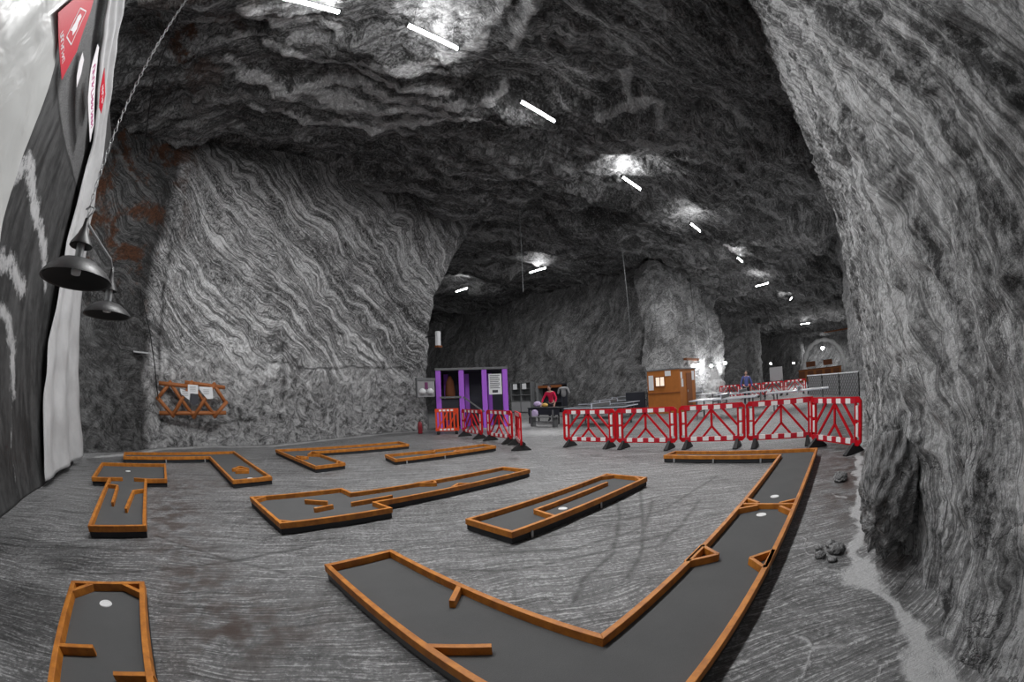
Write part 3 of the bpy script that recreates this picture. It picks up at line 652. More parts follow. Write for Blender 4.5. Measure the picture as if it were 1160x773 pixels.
def banner(name, poly, marks, mat, mk, label, x=-2.78, cat='flag'):
    kk = x / -3.1; sc3 = lambda q_: [(a * kk, 1.56 + (b - 1.56) * kk) for a, b in q_]; poly = sc3(poly); marks = [sc3(q_) for q_ in marks]
    m = MB(); n = len(poly); m.add([(x, a, b) for a, b in poly] + [(x - .008, a, b) for a, b in poly], [tuple(range(n)), tuple(range(2 * n - 1, n - 1, -1))] + [(i, i + n, (i + 1) % n + n, (i + 1) % n) for i in range(n)])
    o = m.build(name, mat); tag(o, label, cat)
    mm = MB()
    for mp in marks:
        k = len(mp); mm.add([(x + .004, a, b) for a, b in mp] + [(x + .001, a, b) for a, b in mp], [tuple(range(k)), tuple(range(2 * k - 1, k - 1, -1))] + [(i, i + k, (i + 1) % k + k, (i + 1) % k) for i in range(k)])
    if marks: mm.build('printed_mark', mk, o)
    return o
def ln(a, b, w):
    a, b = Vector(a), Vector(b); d = (b - a).normalized(); nrm = Vector((-d.y, d.x)) * w / 2
    return [tuple(a + nrm), tuple(a - nrm), tuple(b - nrm), tuple(b + nrm)]
def strip_mark(a, b, w, n, seed=1):
    r = random.Random(seed); a, b = Vector(a), Vector(b); d = (b - a); nn = Vector((-d.y, d.x)).normalized(); out = []
    for k in range(n):
        t0, t1 = (k + .12) / n, (k + .82) / n; p0 = a + d * t0; p1 = a + d * t1
        out.append(ln(p0 + nn * w / 2, p0 - nn * w / 2, d.length / n * .22)); s_ = r.choice((-1, 0, 1)) * w / 2
        out.append(ln(p0 + nn * s_, p1 + nn * (s_ * (1 if r.random() < .6 else -1)), w * .22))
        if r.random() < .6: out.append(ln(p1 + nn * w / 2, p1 - nn * w / 2, d.length / n * .2))
    return out
FR = flat('flag_red', (.50, .012, .03), .5, var=.1); FW = flat('flag_white', (.75, .72, .74), .5); FM = flat('flag_magenta', (.42, .06, .2), .6)
banner('hanging_flag', [(3.66, 5.42), (4.0, 6.5), (4.5, 6.3), (4.95, 5.9), (5.02, 5.42)],
       [ln((4.32, 5.62), (4.12, 5.98), .02), ln((4.12, 5.98), (4.36, 6.16), .02), ln((4.36, 6.16), (4.62, 5.74), .02), ln((4.62, 5.74), (4.32, 5.62), .02),
        [(4.3, 5.72), (4.28, 5.85), (4.22, 5.92), (4.25, 6.0), (4.34, 6.03), (4.38, 5.95), (4.46, 5.9), (4.47, 5.78), (4.38, 5.78)]] + strip_mark((4.1, 5.5), (4.72, 5.5), .07, 8, 3),
       FR, FW, 'red pointed flag with a white emblem, hanging above the painted canvas')
banner('hanging_banner', [(5.55, 6.60), (5.7, 6.66), (7.55, 6.3), (7.8, 6.03), (7.3, 6.1), (6.5, 6.18), (5.9, 6.35)], strip_mark((5.95, 6.47), (7.5, 6.2), .10, 11, 5), FW, FM,
       'narrow white banner with magenta lettering beside the red flag', cat='banner')
banner('hanging_flag', [(6.54, 6.90), (7.4, 6.91), (7.72, 6.67), (7.4, 6.6), (6.9, 6.7)], strip_mark((6.95, 6.8), (7.5, 6.74), .08, 5, 6), FR, FW,
       'small red pennant on the border cloth beside the narrow banner', x=-2.74)
banner('hanging_leaf_sign', [(5.17, 6.08), (5.4, 6.12), (5.62, 6.0), (5.74, 5.83), (5.5, 5.86), (5.28, 5.96)], [], FW, FW, 'small white leaf-shaped panel below the red flag', cat='panel')

# ------------------------------------------------------------------ pendants
def chain(m, a, b, L=.07, r=.005, w=.016):
    a, b = Vector(a), Vector(b); d = b - a; n = max(2, int(d.length / (L * .78))); d_ = d.normalized()
    for k in range(n):
        c = a + d * ((k + .5) / n); ph = (k % 2) * math.pi / 2
        x = d_.cross(Vector((math.cos(ph), math.sin(ph), .01))).normalized()
        pts = [c + d_ * (L / 2 * math.cos(t)) + x * (w * math.sin(t)) for t in [2 * math.pi * i / 8 for i in range(8)]]
        m.tube(pts, r, 4, close=True)
DISH = flat('dark_enamel', (.03, .03, .031), .45, var=.3, sc_=14)
def pendant(x, y, z, r, label, hang):
    e = empty('pendant_lamp', label, 'lamp', (x, y, z), 0, 'dished pendant lamps by the painted canvas')
    MB().lathe([(r, 0), (r * .97, .02), (r * .82, r * .20), (r * .55, r * .36), (r * .25, r * .44), (.055, r * .46), (.05, r * .44), (r * .25, r * .41), (r * .54, r * .33), (r * .80, r * .17), (r * .95, .01), (r, 0)], 40).build('lamp_shade', DISH, e, True)
    MB().lathe([(r * .93, .006), (r * .79, r * .155), (r * .53, r * .31), (r * .25, r * .39), (.05, r * .42), (.001, r * .42)], 40).build('shade_lining', M['rubber'], e, True)
    MB().lathe([(.001, r * .44), (.045, r * .44), (.045, r * .44 + .13), (.001, r * .44 + .13)], 16).build('neck', M['steel'], e)
    z1 = r * .44 + .11
    MB().lathe([(r * .33, z1), (r * .31, z1 + .02), (r * .16, z1 + .10), (.03, z1 + .17), (.02, z1 + .24), (.001, z1 + .24)], 24).build('cap', DISH, e, True)
    MB().lathe([(.001, -.02 + r * .3), (.05, r * .12), (.055, r * .2), (.03, r * .42), (.001, r * .42)], 16).build('bulb', M['paper'], e, True)
    m = MB(); hang(m, z1 + .24); m.build('chain', M['steel'], e); return z1 + .24
def h1(m, z):
    chain(m, (0, 0, z), (-.02, -.02, z + 3.0)); chain(m, (-.02, -.02, z + 3.0), (-.07, -.02, 6.45), .09, .006, .02)
    m.tube([(0, 0, z), (.04, 0, z + .05), (.05, .02, z + .1), (0, .03, z + .12), (-.04, 0, z + .08)], .009, 6)
zt = pendant(-1.18, 3.61, 2.39, .39, 'larger dark dish-shaped pendant lamp hanging on a chain by the white cloth', h1)
def h2(m, z): m.tube([(0, 0, z - .02), (-.02, -.1, z + .05), (-.19, -.84, .62)], .014, 8)
pendant(-.99, 4.49, 2.27, .30, 'smaller dark dish-shaped pendant lamp behind the larger one, held by a slanting rod', h2)
o = MB().tube([(-2.3, 7.2, 9.1), (-2.5, 9, 8.6), (-2.6, 11.9, 8.45), (-2.5, 12.35, 7.9), (-2.0, 12.2, 6.0), (-1.7, 12.4, 4.4), (-1.25, 12.7, 3.2), (-1.05, 12.75, 2.3), (-.95, 12.9, 1.4)], .018, 6).build('power_cord', M['black'], None, True)
tag(o, 'thin black cable running down the dark edge of the rear rock wall', 'cable')
for (x, y, z1, lb) in ((12.07, 11.32, 5.5, 'hair-thin hanging wire in front of the left tube lamp of the cross hall'), (18.23, 10.08, 2.5, 'hair-thin hanging wire in mid hall, left of the bright pillar'), (22.0, 10.4, 2.6, 'dark hanging wire at the edge of the bright pillar')):
    tag(MB().tube([(x, y, 9.6), (x + .03, y, (9.6 + z1) / 2), (x, y, z1)], .014, 5).build('hanging_wire', M['greymetal']), lb, 'wire')

# ------------------------------------------------------------------ things on the rear wall
def WY(u): return float(np.interp(u, [-2, -1.1, .5, 2.6, 5.7, 8.5, 9.9], [12.1, 13.2, 13.75, 13.8, 15.1, 15.95, 15.9]))
yl = 13.18
e = empty('lattice_rack', 'brown log lattice frame with pinned papers on the rear rock wall', 'rack', (.2, yl, 1.4), .12)
cu = lambda cx, cy: ((-.98 + (160 + cx / 9.67 - 180) * .0306) * .97 - .2, 0, (2.0 - (410 + cy / 9.67 - 430) * .0265) * .985 - 1.4)
T1, T2, T3, B1, B2, B3, L_, R_ = (320, 235), (555, 225), (800, 235), (340, 575), (570, 585), (800, 575), (185, 400), (925, 430)
n = 0
for a, b in ((L_, T1), (L_, B1), (T1, B2), (B1, T2), (T2, B3), (B2, T3), (T3, R_), (B3, R_), ((215, 555), (905, 540)), ((215, 245), (500, 262)), ((500, 225), (900, 262))):
    A, B = Vector(cu(*a)), Vector(cu(*b)); d = (B - A).normalized() * .06; off = Vector((0, -.035 * (n % 2), 0)); n += 1
    MB().tube([A - d + off, B + d + off], .060, 8).build('log', M['lattice'], e, True)
for k, (pl, mt, lb) in enumerate((([(510, 245), (620, 248), (618, 342), (508, 335)], 'paper', 'upright white note pinned in the middle of the log lattice'), ([(425, 290), (535, 330), (522, 410), (432, 345)], 'paper', 'tilted white note pinned left of the upright note'),
                                  ([(630, 262), (775, 265), (782, 385), (715, 392), (640, 300)], 'paper', 'wide white sheet pinned on the right of the log lattice'), ([(535, 343), (620, 343), (620, 440), (570, 470), (530, 430)], 'ink', 'dark card hanging below the upright note'))):
    m = MB(); vs = [Vector(cu(*q_)) + Vector((0, -.11 - .006 * k, 0)) for q_ in pl]; nn = len(vs)
    m.add([v for v in vs] + [v + Vector((0, .004, 0)) for v in vs], [tuple(range(nn)), tuple(range(2 * nn - 1, nn - 1, -1))] + [(i, i + nn, (i + 1) % nn + nn, (i + 1) % nn) for i in range(nn)])
    o = m.build('paper_note', M[mt]); o.location = (.2, yl, 1.4); o.rotation_euler = (0, 0, .12); tag(o, lb, 'paper', 'papers on the log lattice')
    if mt == 'paper':
        m2 = MB(); c0 = sum(vs, Vector()) / nn
        for i in range(4): m2.bar(c0 + Vector((-.1, -.005, .07 - i * .04)), c0 + Vector((.09, -.005, .07 - i * .04)), .004, .008, up=(0, 0, 1))
        m2.build('text_lines', M['greymetal'], o)
e = empty('picture_board', 'pale picture board with two rounded figures, fixed to the rock corner', 'sign', (9.85, 15.1, 1.85), .1)
MB().box(-.48, .48, -.02, .02, -.38, .30).build('board', M['concrete'], e)
m = MB(); m.box(-.5, .5, -.06, .06, .30, .42); m.box(-.5, -.46, -.05, .04, -.4, .3); m.build('frame', M['greymetal'], e)
m = MB(); m.lathe([(.001, 0), (.12, .0), (.16, .12), (.07, .22), (.001, .24)], 14, (-.22, -.06, -.25)); m.lathe([(.001, 0), (.12, .0), (.16, .12), (.07, .22), (.001, .24)], 14, (.2, -.06, -.25)); m.build('figure', M['paper'], e, True)
MB().box(-.06, .1, -.05, -.02, -.05, .24).build('figure', flat('plum', (.16, .03, .12), .6), e, bevel=.02)
e = empty('fire_extinguisher', 'dark red fire extinguisher standing at the foot of the rock corner', 'fire extinguisher', (9.15, 14.55, 0))
MB().lathe([(.001, 0), (.085, 0), (.09, .03), (.09, .40), (.06, .47), (.025, .49), (.001, .49)], 20).build('body', M['extred'], e, True)
m = MB(); m.lathe([(.001, .49), (.02, .49), (.02, .55), (.001, .55)], 10); m.bar((-.02, 0, .55), (.1, 0, .58), .02, .012); m.build('handle', M['black'], e)
MB().tube([(.02, 0, .53), (.1, -.03, .5), (.12, -.03, .3), (.11, -.02, .12)], .012, 6).build('hose', M['rubber'], e, True)
e = empty('wall_bracket_light', 'small white and brown wall fitting on the rock corner above the purple booth', 'light fitting', (10.75, 15.35, 4.05), .2)
MB().prism([(-.1, -.08), (.1, -.08), (.14, .08), (-.12, .08)], -.36, .30).build('shell', M['paper'], e, bevel=.03); MB().box(-.12, .16, -.1, .1, -.42, -.34).build('foot_plate', M['plydark'], e); MB().bar((0, .0, .1), (-.1, .7, .1), .05, .05).build('arm', M['black'], e)
e = empty('wall_shelf', 'tiny metal shelf bracket left of the log lattice on the rear wall', 'shelf', (-1.5, 12.35, 2.6), .3)
MB().prism([(-.24, -.12), (.26, -.05), (.26, .25), (-.2, .25)], -.02, .02).build('board', M['steel'], e); MB().bar((-.2, .1, -.12), (.2, .1, -.02), .03, .03).build('brace', M['greymetal'], e)

# ------------------------------------------------------------------ purple booth
e = empty('purple_booth', 'purple timber booth with dark interior beside the rock corner', 'booth', (12.1, 14.75, 0), math.radians(56.8))
for y in (1.5, .47, -.56, -1.5): MB().box(-.07, .07, y - .115, y + .115, 0, 2.62).build('post', M['purple'], e, bevel=.01)
for y in (1.1, .1, -1.0): MB().box(1.25, 1.35, y - .1, y + .1, 0, 2.5).build('rear_post', M['purple'], e)
MB().box(-.1, .1, -1.64, 1.64, 2.62, 2.72).build('top_beam', M['greymetal'], e)
MB().box(.1, 1.4, -1.6, 1.6, 2.58, 2.64).build('roof_panel', M['navy'], e)
MB().box(0, 1.35, 1.58, 1.64, .0, 2.58).build('side_panel', M['purple_dark'], e)
MB().box(1.36, 1.4, -1.6, 1.6, 0, 2.58).build('rear_panel', M['navy'], e)
MB().box(.0, .04, .58, 1.4, .4, 1.36).build('lower_panel', M['navy'], e)
m = MB(); m.bar((-.09, 1.45, 1.42), (-.09, .5, 1.42), .05, .08); m.bar((-.09, .42, 1.42), (-.09, -.5, .72), .05, .07); m.build('handrail', M['greymetal'], e)
RB = Matrix.Rotation(math.radians(56.8), 4, 'Z'); RB.translation = (12.1, 14.75, 0)
o = MB().box(-.12, -.09, -1.33, -.75, 1.48, 2.4).build('notice_board', M['paper']); o.matrix_world = RB; tag(o, 'white notice board with dark text lines hanging in the right bay of the purple booth', 'sign')
m = MB()
for i in range(9): m.bar((-.125, -.8, 2.33 - i * .07), (-.125, -1.25 + .06 * (i % 3 == 1), 2.33 - i * .07), .004, .026)
m.bar((-.125, -.9, 1.62), (-.125, -1.15, 1.62), .004, .12); m.build('text_lines', M['ink'], o)
o = MB().lathe([(.001, 0), (.20, .02), (.24, .5), (.18, 1.0), (.06, 1.3), (.001, 1.3)], 14, (0, 0, 0)).build('hanging_cloth', flat('brown_orange_cloth', (.16, .05, .015), .8), None, True); o.matrix_world = RB @ Matrix.Translation((.6, .95, 1.1)); tag(o, 'brown and orange draped cloth hanging inside the left bay of the purple booth', 'cloth')

# ------------------------------------------------------------------ people
def skin_mesh(name, pts, edges, mat, parent, sub=2):
    me = bpy.data.meshes.new(name); me.from_pydata([p[:3] for p in pts], edges, []); me.update()
    o = link(name, me, mat, parent); md = o.modifiers.new('skin', 'SKIN'); md.use_smooth_shade = True
    for i, p_ in enumerate(pts):
        me.skin_vertices[0].data[i].radius = (p_[3], p_[4] if len(p_) > 4 else p_[3]); me.skin_vertices[0].data[i].use_root = (i == 0)
    ss = o.modifiers.new('sub', 'SUBSURF'); ss.levels = sub; ss.render_levels = sub; return o
def person(label, loc, rz, shirt, hands, lean=0., h=1.74, seated=False, hairm=None):
    e = empty('person', label, 'person', loc, rz); k = h / 1.74; L = lean
    hip = (0, 0, .95); ch = (L * .35, 0, 1.25); nk = (L * .72, 0, 1.47); hd = (L * .95, 0, 1.58)
    B = [(*hip, .12, .15), (L * .15, 0, 1.08, .11, .13), (*ch, .12, .17), (L * .6, 0, 1.40, .10, .16), (*nk, .05), (*hd, .055)]
    E_ = [(0, 1), (1, 2), (2, 3), (3, 4), (4, 5)]
    S = [(*hip, .14, .17), (L * .15, 0, 1.08, .125, .15), (*ch, .135, .185), (L * .62, 0, 1.41, .10, .15), (nk[0] * .96, 0, 1.44, .06)]; S[0] = (0, 0, .90, .15, .19); SE = [(0, 1), (1, 2), (2, 3), (3, 4)]
    for sg, hnd in zip((1, -1), hands):
        sh = Vector((L * .62, sg * .19, 1.41)); w = Vector(hnd); el = (sh + w) / 2 + Vector((-.06, sg * .08, -.04))
        b = len(B); B += [(*sh, .055), (*el, .042), (*w, .028)]; E_ += [(3, b), (b, b + 1), (b + 1, b + 2)]
        d = (w - el).normalized(); sd = Vector((-d.y, d.x, 0)); sd = sd.normalized() if sd.length > .1 else Vector((0, 1, 0))
        pm = w + d * .05; b2 = len(B); B.append((*pm, .03, .018)); E_.append((b + 2, b2))
        for f in range(4):
            o_ = sd * ((f - 1.5) * .02); ln_ = (.07, .08, .075, .058)[f]; q0 = len(B)
            B += [(*(pm + o_ + d * .045), .009), (*(pm + o_ + d * (.045 + ln_ * .6) + Vector((0, 0, -.01))), .008), (*(pm + o_ + d * (.045 + ln_) + Vector((0, 0, -.025))), .007)]; E_ += [(b2, q0), (q0, q0 + 1), (q0 + 1, q0 + 2)]
        q0 = len(B); B += [(*(w + d * .04 + sd * .04 * -sg), .010), (*(w + d * .075 + sd * .055 * -sg), .008)]; E_ += [(b + 2, q0), (q0, q0 + 1)]
        b = len(S); S += [(*sh, .07), (*el, .058), (*(el.lerp(w, .75)), .045)]; SE += [(3, b), (b, b + 1), (b + 1, b + 2)]
    T = [(0, 0, 1.0, .14, .175)]; TE = []
    for sg in (1, -1):
        kn = (.03, sg * .11, .5); an = (0, sg * .12, .09)
        b = len(B); B += [(0, sg * .09, .88, .08), (*kn, .055), (*an, .036), (.12, sg * .13, .035, .025, .035)]; E_ += [(0, b), (b, b + 1), (b + 1, b + 2), (b + 2, b + 3)]
        b = len(T); T += [(0, sg * .09, .86, .10), (*kn, .075), (0, sg * .12, .10, .06), (.15, sg * .13, .035, .042, .055)]; TE += [(0, b), (b, b + 1), (b + 1, b + 2), (b + 2, b + 3)]
    for Q in (B, S, T): Q[:] = [(a[0] * k, a[1] * k, a[2] * k, *a[3:]) for a in Q]
    skin_mesh('body', B, E_, M['skin'], e); skin_mesh('shirt', S, SE, shirt, e); skin_mesh('trousers', T, TE, M['trouser'], e)
    c = Vector((hd[0] + .02, 0, 1.635)) * k
    D = blob('head', c, (.098, .076, .118), M['skin'], 3, .0, 16); D.parent = e
    MB().tube([c + Vector((.09, 0, .015)), c + Vector((.118, 0, -.02)), c + Vector((.095, 0, -.03))], [.008, .014, .008], 6).build('nose', M['skin'], e, True)
    for sg in (1, -1):
        MB().tube([c + Vector((0, sg * .072, .02)), c + Vector((-.01, sg * .088, .0)), c + Vector((0, sg * .074, -.03))], .012, 6).build('ear', M['skin'], e, True)
        MB().lathe([(.001, -.008), (.010, 0), (.001, .008)], 8, tuple(c + Vector((.090, sg * .032, .018)))).build('eye', M['trouser'], e, True)
    MB().bar(c + Vector((.088, -.025, -.052)), c + Vector((.088, .025, -.052)), .012, .008).build('mouth', M['plydark'], e)
    hb = blob('hair', c + Vector((-.018, 0, .028)), (.10, .084, .108), hairm or M['hair'], 5, .05, 16); hb.parent = e
    return e
person('person in a crimson shirt leaning over the black table, arms spread', (16.35, 13.75, 0), math.radians(198), M['shirt_red'], [(.44, .34, .87), (.44, -.34, .87)], .22, 1.78)
person('distant person in a blue shirt standing behind the pale tables', (24.0, 5.75, 0), math.radians(200), M['shirt_blue'], [(.08, .27, .82), (.1, -.27, .82)], .05, 1.84)

# ------------------------------------------------------------------ furniture of the cross hall
e = empty('work_table', 'black table in front of the crimson-shirted person, with bags on it', 'table', (15.3, 13.1, 0))
MB().box(-.38, .38, -.98, .98, .72, .76).build('table_top', M['table'], e, bevel=.005)
MB().box(-.36, -.33, -.95, .95, .42, .72).build('apron', M['navy'], e)
for x in (-.33, .33):
    for y in (-.9, .9): MB().box(x - .025, x + .025, y - .025, y + .025, 0, .72).build('leg', M['black'], e)
tag(blob('plastic_bag', (15.15, 13.62, .92), (.14, .2, .125), M['lilac'], 7, .12, 18), 'pale lilac plastic bag on the left end of the black table', 'bag')
tag(blob('plastic_bag', (15.1, 13.1, .87), (.11, .15, .085), M['yellow'], 9, .12, 18), 'yellow orange bag in the middle of the black table', 'bag')
tag(blob('hanging_bag', (14.74, 13.45, .5), (.08, .2, .17), M['lilac'], 11, .12, 18), 'white bag hanging below the front edge of the black table', 'bag')
e = empty('bench', 'low grey bench in front of the black table', 'bench', (13.85, 12.1, 0))
for x in (-.12, .04): MB().box(x - .06, x + .07, -.72, .72, .40, .435).build('seat_plank', M['cabinet'], e)
for y in (-.62, .62):
    MB().box(-.16, .12, y - .03, y + .03, 0, .40).build('leg', M['greymetal'], e)
    MB().box(-.18, -.13, y - .03, y + .03, 0, .72).build('arm_post', M['greymetal'], e)
MB().bar((0, -.62, .2), (0, .62, .2), .03, .05).build('stretcher', M['greymetal'], e)
# table tennis tables
def tt(x, y, rz, label, top='table', net=True, first=[]):
    e = empty('table_tennis_table', label, 'table', (x, y, 0), rz, 'table tennis tables across the hall')
    for sg in (-1, 1):
        m = MB(); m.box(sg * .69 - .67, sg * .69 + .67, -.76, .76, .735, .76); m.build('table_half', M[top], e)
        m = MB(); m.box(sg * 1.36 - .02, sg * 1.36 + .02, -.77, .77, .73, .764)
        for yy in (-.755, .755): m.box(sg * .69 - .68, sg * .69 + .68, yy - .018, yy + .018, .73, .764)
        m.build('edge_line', M['tableline'], e)
        for yy in (-.6, .6): MB().box(sg * 1.1 - .03, sg * 1.1 + .03, yy - .03, yy + .03, 0, .735).build('leg', M['greymetal'], e)
        MB().box(sg * 1.1 - .02, sg * 1.1 + .02, -.6, .6, .25, .30).build('stretcher', M['greymetal'], e)
    if net:
        n_ = MB(); n_.box(-.008, .008, -.86, .86, .77, .915); n_.build('net', M['greymetal'], e)
        m = MB(); m.box(-.012, .012, -.86, .86, .905, .925)
        for yy in (-.87, .87): m.box(-.02, .02, yy - .02, yy + .02, .70, .94)
        m.build('net_post', M['tableline'], e)
    return e
tt(15.0, 9.9, math.radians(97), 'dark table tennis table with a white rim nearest behind the left straight barrier')
tt(18.3, 11.6, math.radians(92), 'dark table tennis table between the person table and the orange booth')
tt(21.9, 13.1, math.radians(90), 'dark table tennis table nearest to the far grey rock wall')
tt(16.9, 5.0, math.radians(95), 'pale table tennis table just behind the middle right barrier', 'lighttop')
tt(18.6, 2.0, math.radians(92), 'pale table tennis table next to the wire mesh fence', 'lighttop')
tt(23.6, 8.7, math.radians(92), 'white-topped table tennis table right of the orange booth', 'lighttop')
tt(21.6, 5.4, math.radians(90), 'pale table tennis table just in front of the person in blue', 'lighttop')
e = empty('folded_table', 'dark folded table panel standing against the left side of the orange booth', 'table', (20.6, 11.3, 0))
MB().box(-.03, .03, -.6, .6, .12, 1.18).build('panel', M['navy'], e, bevel=.01); MB().box(-.04, .04, -.62, .62, 1.15, 1.2).build('edge_line', M['greymetal'], e)
for y in (-.5, .5): MB().box(-.2, .2, y - .02, y + .02, 0, .12).build('foot', M['greymetal'], e)
# cabinet with shelves and dark cupboard
e = empty('shelf_cabinet', 'grey shelf cabinet with two notices at the far wall beside the purple booth', 'cabinet', (22.3, 21.6, 0), 0)
MB().box(.35, .40, -1.0, 1.0, 0, 2.2).build('back_panel', M['cabinet'], e)
for y in (-1.0, 0, .98): MB().box(-.05, .35, y - .03, y + .03, 0, 2.2).build('side_panel', M['cabinet'], e)
for z in (.05, .85, 1.3, 1.75, 2.2): MB().box(-.05, .35, -1, 1, z - .02, z + .02).build('shelf', M['cabinet'], e)
MB().box(-.07, -.05, -.95, -.05, .08, .8).build('door', M['concrete'], e); MB().box(-.07, -.05, .05, .95, .08, .8).build('door', M['concrete'], e)
for y in (-.42, .5): o = MB().box(-.10, -.08, y - .2, y + .2, 1.72, 2.12).build('notice', M['paper'], e)
e = empty('dark_cupboard', 'dark open cupboard with an orange wooden top beam behind the black table', 'cupboard', (22.6, 19.2, 0), 0)
MB().box(.4, .45, -1.25, 1.1, 0, 2.0).build('back_panel', M['navy'], e); MB().box(-.1, .4, .9, 1.1, 0, 2.1).build('side_panel', M['cabinet'], e); MB().box(-.1, .4, -1.25, -1.15, 0, 1.9).build('side_panel', M['navy'], e)
MB().box(-.12, .42, -1.25, .9, 1.72, 1.9).build('top_beam', M['plydark'], e); MB().box(-.1, .4, -1.2, .9, .7, .74).build('shelf', M['navy'], e)
e = empty('coat_stand', 'stand with a pale grey jacket just right of the crimson-shirted person', 'coat stand', (19.0, 15.05, 0))
MB().tube([(0, 0, 0), (0, 0, 1.85)], .02, 8).build('pole', M['black'], e); m = MB()
for a in range(3): m.bar((0, 0, .03), (.25 * math.cos(a * 2.1), .25 * math.sin(a * 2.1), .02), .03, .03)
m.build('base', M['black'], e); skin_mesh('jacket', [(0, 0, 1.66, .05, .12), (0, 0, 1.4, .1, .2), (0, 0, 1.1, .1, .2), (0, .3, 1.62, .07), (0, .42, 1.3, .06), (0, -.3, 1.62, .07), (0, -.42, 1.3, .06)], [(0, 1), (1, 2), (0, 3), (3, 4), (0, 5), (5, 6)], M['concrete'], e, 1)

# orange booth
e = empty('ticket_booth', 'orange plywood kiosk with a lit window and notices', 'kiosk', (20.0, 9.27, 0)); wh = .93
def fr(m, y0, y1, z0, z1): m.box(0, .05, y0, y1, z0, z1)
m = MB(); fr(m, -wh, wh, 0, 1.42); fr(m, -wh, wh, 1.86, 2.2); fr(m, -wh, -.42, 1.42, 1.86) if False else None
fr(m, -wh, -.05, 1.42, 1.86); fr(m, .47, wh, 1.42, 1.86); m.build('front_wall', M['ply'], e)
m = MB(); m.box(.05, 2.3, -wh, -wh + .05, 0, 2.2); m.build('side_wall', M['ply'], e)
m = MB(); m.box(.05, 2.3, wh - .05, wh, 0, 2.2); m.box(2.25, 2.3, -wh, wh, 0, 2.2); m.build('rear_wall', M['ply'], e)
MB().box(-.02, 2.34, -wh - .04, wh + .04, 2.2, 2.26).build('roof_panel', M['cabinet'], e)
o = MB().box(.9, 1.7, -wh - .03, -wh, .05, 2.0).build('door', M['plydark'], e); MB().bar((1.0, -wh - .05, 1.0), (1.0, -wh - .05, 1.12), .03, .03).build('door_handle', M['steel'], o)
m = MB()
for a in ((-.02, .07, -.08, -.05, 1.39, 1.89), (-.02, .07, .47, .5, 1.39, 1.89), (-.02, .07, -.08, .5, 1.86, 1.9), (-.06, .07, -.1, .52, 1.38, 1.42), (0, .04, .19, .22, 1.42, 1.86)): m.box(*a)
m.build('window_frame', M['plydark'], e)
MB().box(.55, .6, -.6, .7, 1.2, 2.1).build('lit_panel', emit('booth_lamp', (1, .85, .7), .5), e)
m = MB(); m.box(-.03, 0, -wh, wh, 1.02, 1.07); m.build('counter_strip', M['plydark'], e)
for y0, y1, z0, z1 in ((.57, .85, 1.22, 1.98), (-.45, -.12, 1.9, 2.16)): MB().box(-.02, 0, y0, y1, z0, z1).build('notice', M['paper'], e)
for x0, x1, z0, z1 in ((.15, .35, 1.72, 2.05), (.2, .45, 1.3, 1.7), (1.75, 2.1, 1.6, 2.1)): MB().box(x0, x1, -wh - .02, -wh, z0, z1).build('notice', M['paper'], e)
m = MB(); r = random.Random(5)
for k in range(60): y = -wh + 2 * wh * k / 59; m.bar((-.03, y, 2.27), (-.03 + r.uniform(-.06, .06), y + r.uniform(-.08, .08), 2.27 + r.uniform(.05, .2)), .012, .012)
m.build('tinsel', M['steel'], e)
o = MB().box(27.6, 30.2, 10.85, 11.1, 3.0, 3.16).build('mounted_beam', M['plydark']); tag(o, 'short brown beam fixed to the rock just above the right end of the orange kiosk', 'beam')
# mesh fence
e = empty('mesh_fence', 'grey diamond mesh fence panel with a white top rail near the right rock wall', 'fence', (22.1, -1.0, 0), math.atan2(3.45, 6.4)); Lf = 7.2; hf = 1.18
m = MB(); sp = .3; k = -int(hf / sp) - 1
while k * sp < Lf:
    for sg in (1, -1):
        x0 = k * sp; a = [x0, 0.]; b = [x0 + hf, hf]
        if a[0] < 0: a = [0, -x0]
        if b[0] > Lf: b = [Lf, Lf - x0]
        if b[0] - a[0] > .02:
            if sg < 0: a = [a[0], hf - a[1]]; b = [b[0], hf - b[1]]
            m.bar((a[0], 0, a[1]), (b[0], 0, b[1]), .03, .02, up=(0, 1, 0))
    k += 1
m.build('mesh_panel', M['greymetal'], e)
MB().bar((0, 0, hf), (Lf, 0, hf), .05, .06).build('top_rail', M['paper'], e)
for x in (0.03, Lf / 3, 2 * Lf / 3, Lf): MB().bar((x, 0, 0), (x, 0, hf), .06, .06).build('post', M['black'], e)
MB().box(.1, Lf - .1, -.06, -.04, 0, hf - .05).build('backing_board', M['concrete'], e)
# far barriers, sign
for a, b, lb in (((31, 9.6), (31, 7.96), 'far dark red barrier behind the white-topped table'), ((30, 7.7), (30, 6.1), 'far dark red barrier left of the person in blue'), ((30, 6.0), (30, 4.4), 'far dark red barrier below the grey sign'), ((30, 4.3), (30, 2.7), 'far dark red barrier nearest to the mesh fence')):
    barrier(a, b, lb)['group'] = 'far barriers behind the tables'
e = empty('sign_board', 'plain grey sign board standing behind the far barriers', 'sign', (30.8, 5.0, 0))
MB().box(-.02, .02, -.5, .5, 1.02, 1.98).build('board', M['concrete'], e)
for y in (-.4, .4): MB().box(-.02, .04, y - .03, y + .03, 0, 1.1).build('leg', M['greymetal'], e)
W_S = rock('rock_white', (.3, .3, .8), G(.5), G(.8), band=3, fine=9, warp=.4, wsc=.8, bump=.8, bd=.1)
mo = tag(blob('salt_mound', (31.6, 10.1, .72), (.5, .75, .75), W_S, 12, .25, 40), 'bright white salt mound lit by small lamps beyond the orange kiosk', 'salt mound')
blob('spire', (31.9, 10.25, 1.65), (.2, .28, .62), W_S, 15, .25, 30).parent = mo
e = empty('stage_counter', 'long orange wooden counter in the lit end chamber', 'counter', (60, 3.1, 0))
MB().box(-.3, .3, -3.2, 3.2, 0, 1.5).build('body', M['ply'], e); MB().box(-.4, .4, -3.3, 3.3, 1.5, 1.62).build('counter_top', M['plydark'], e)
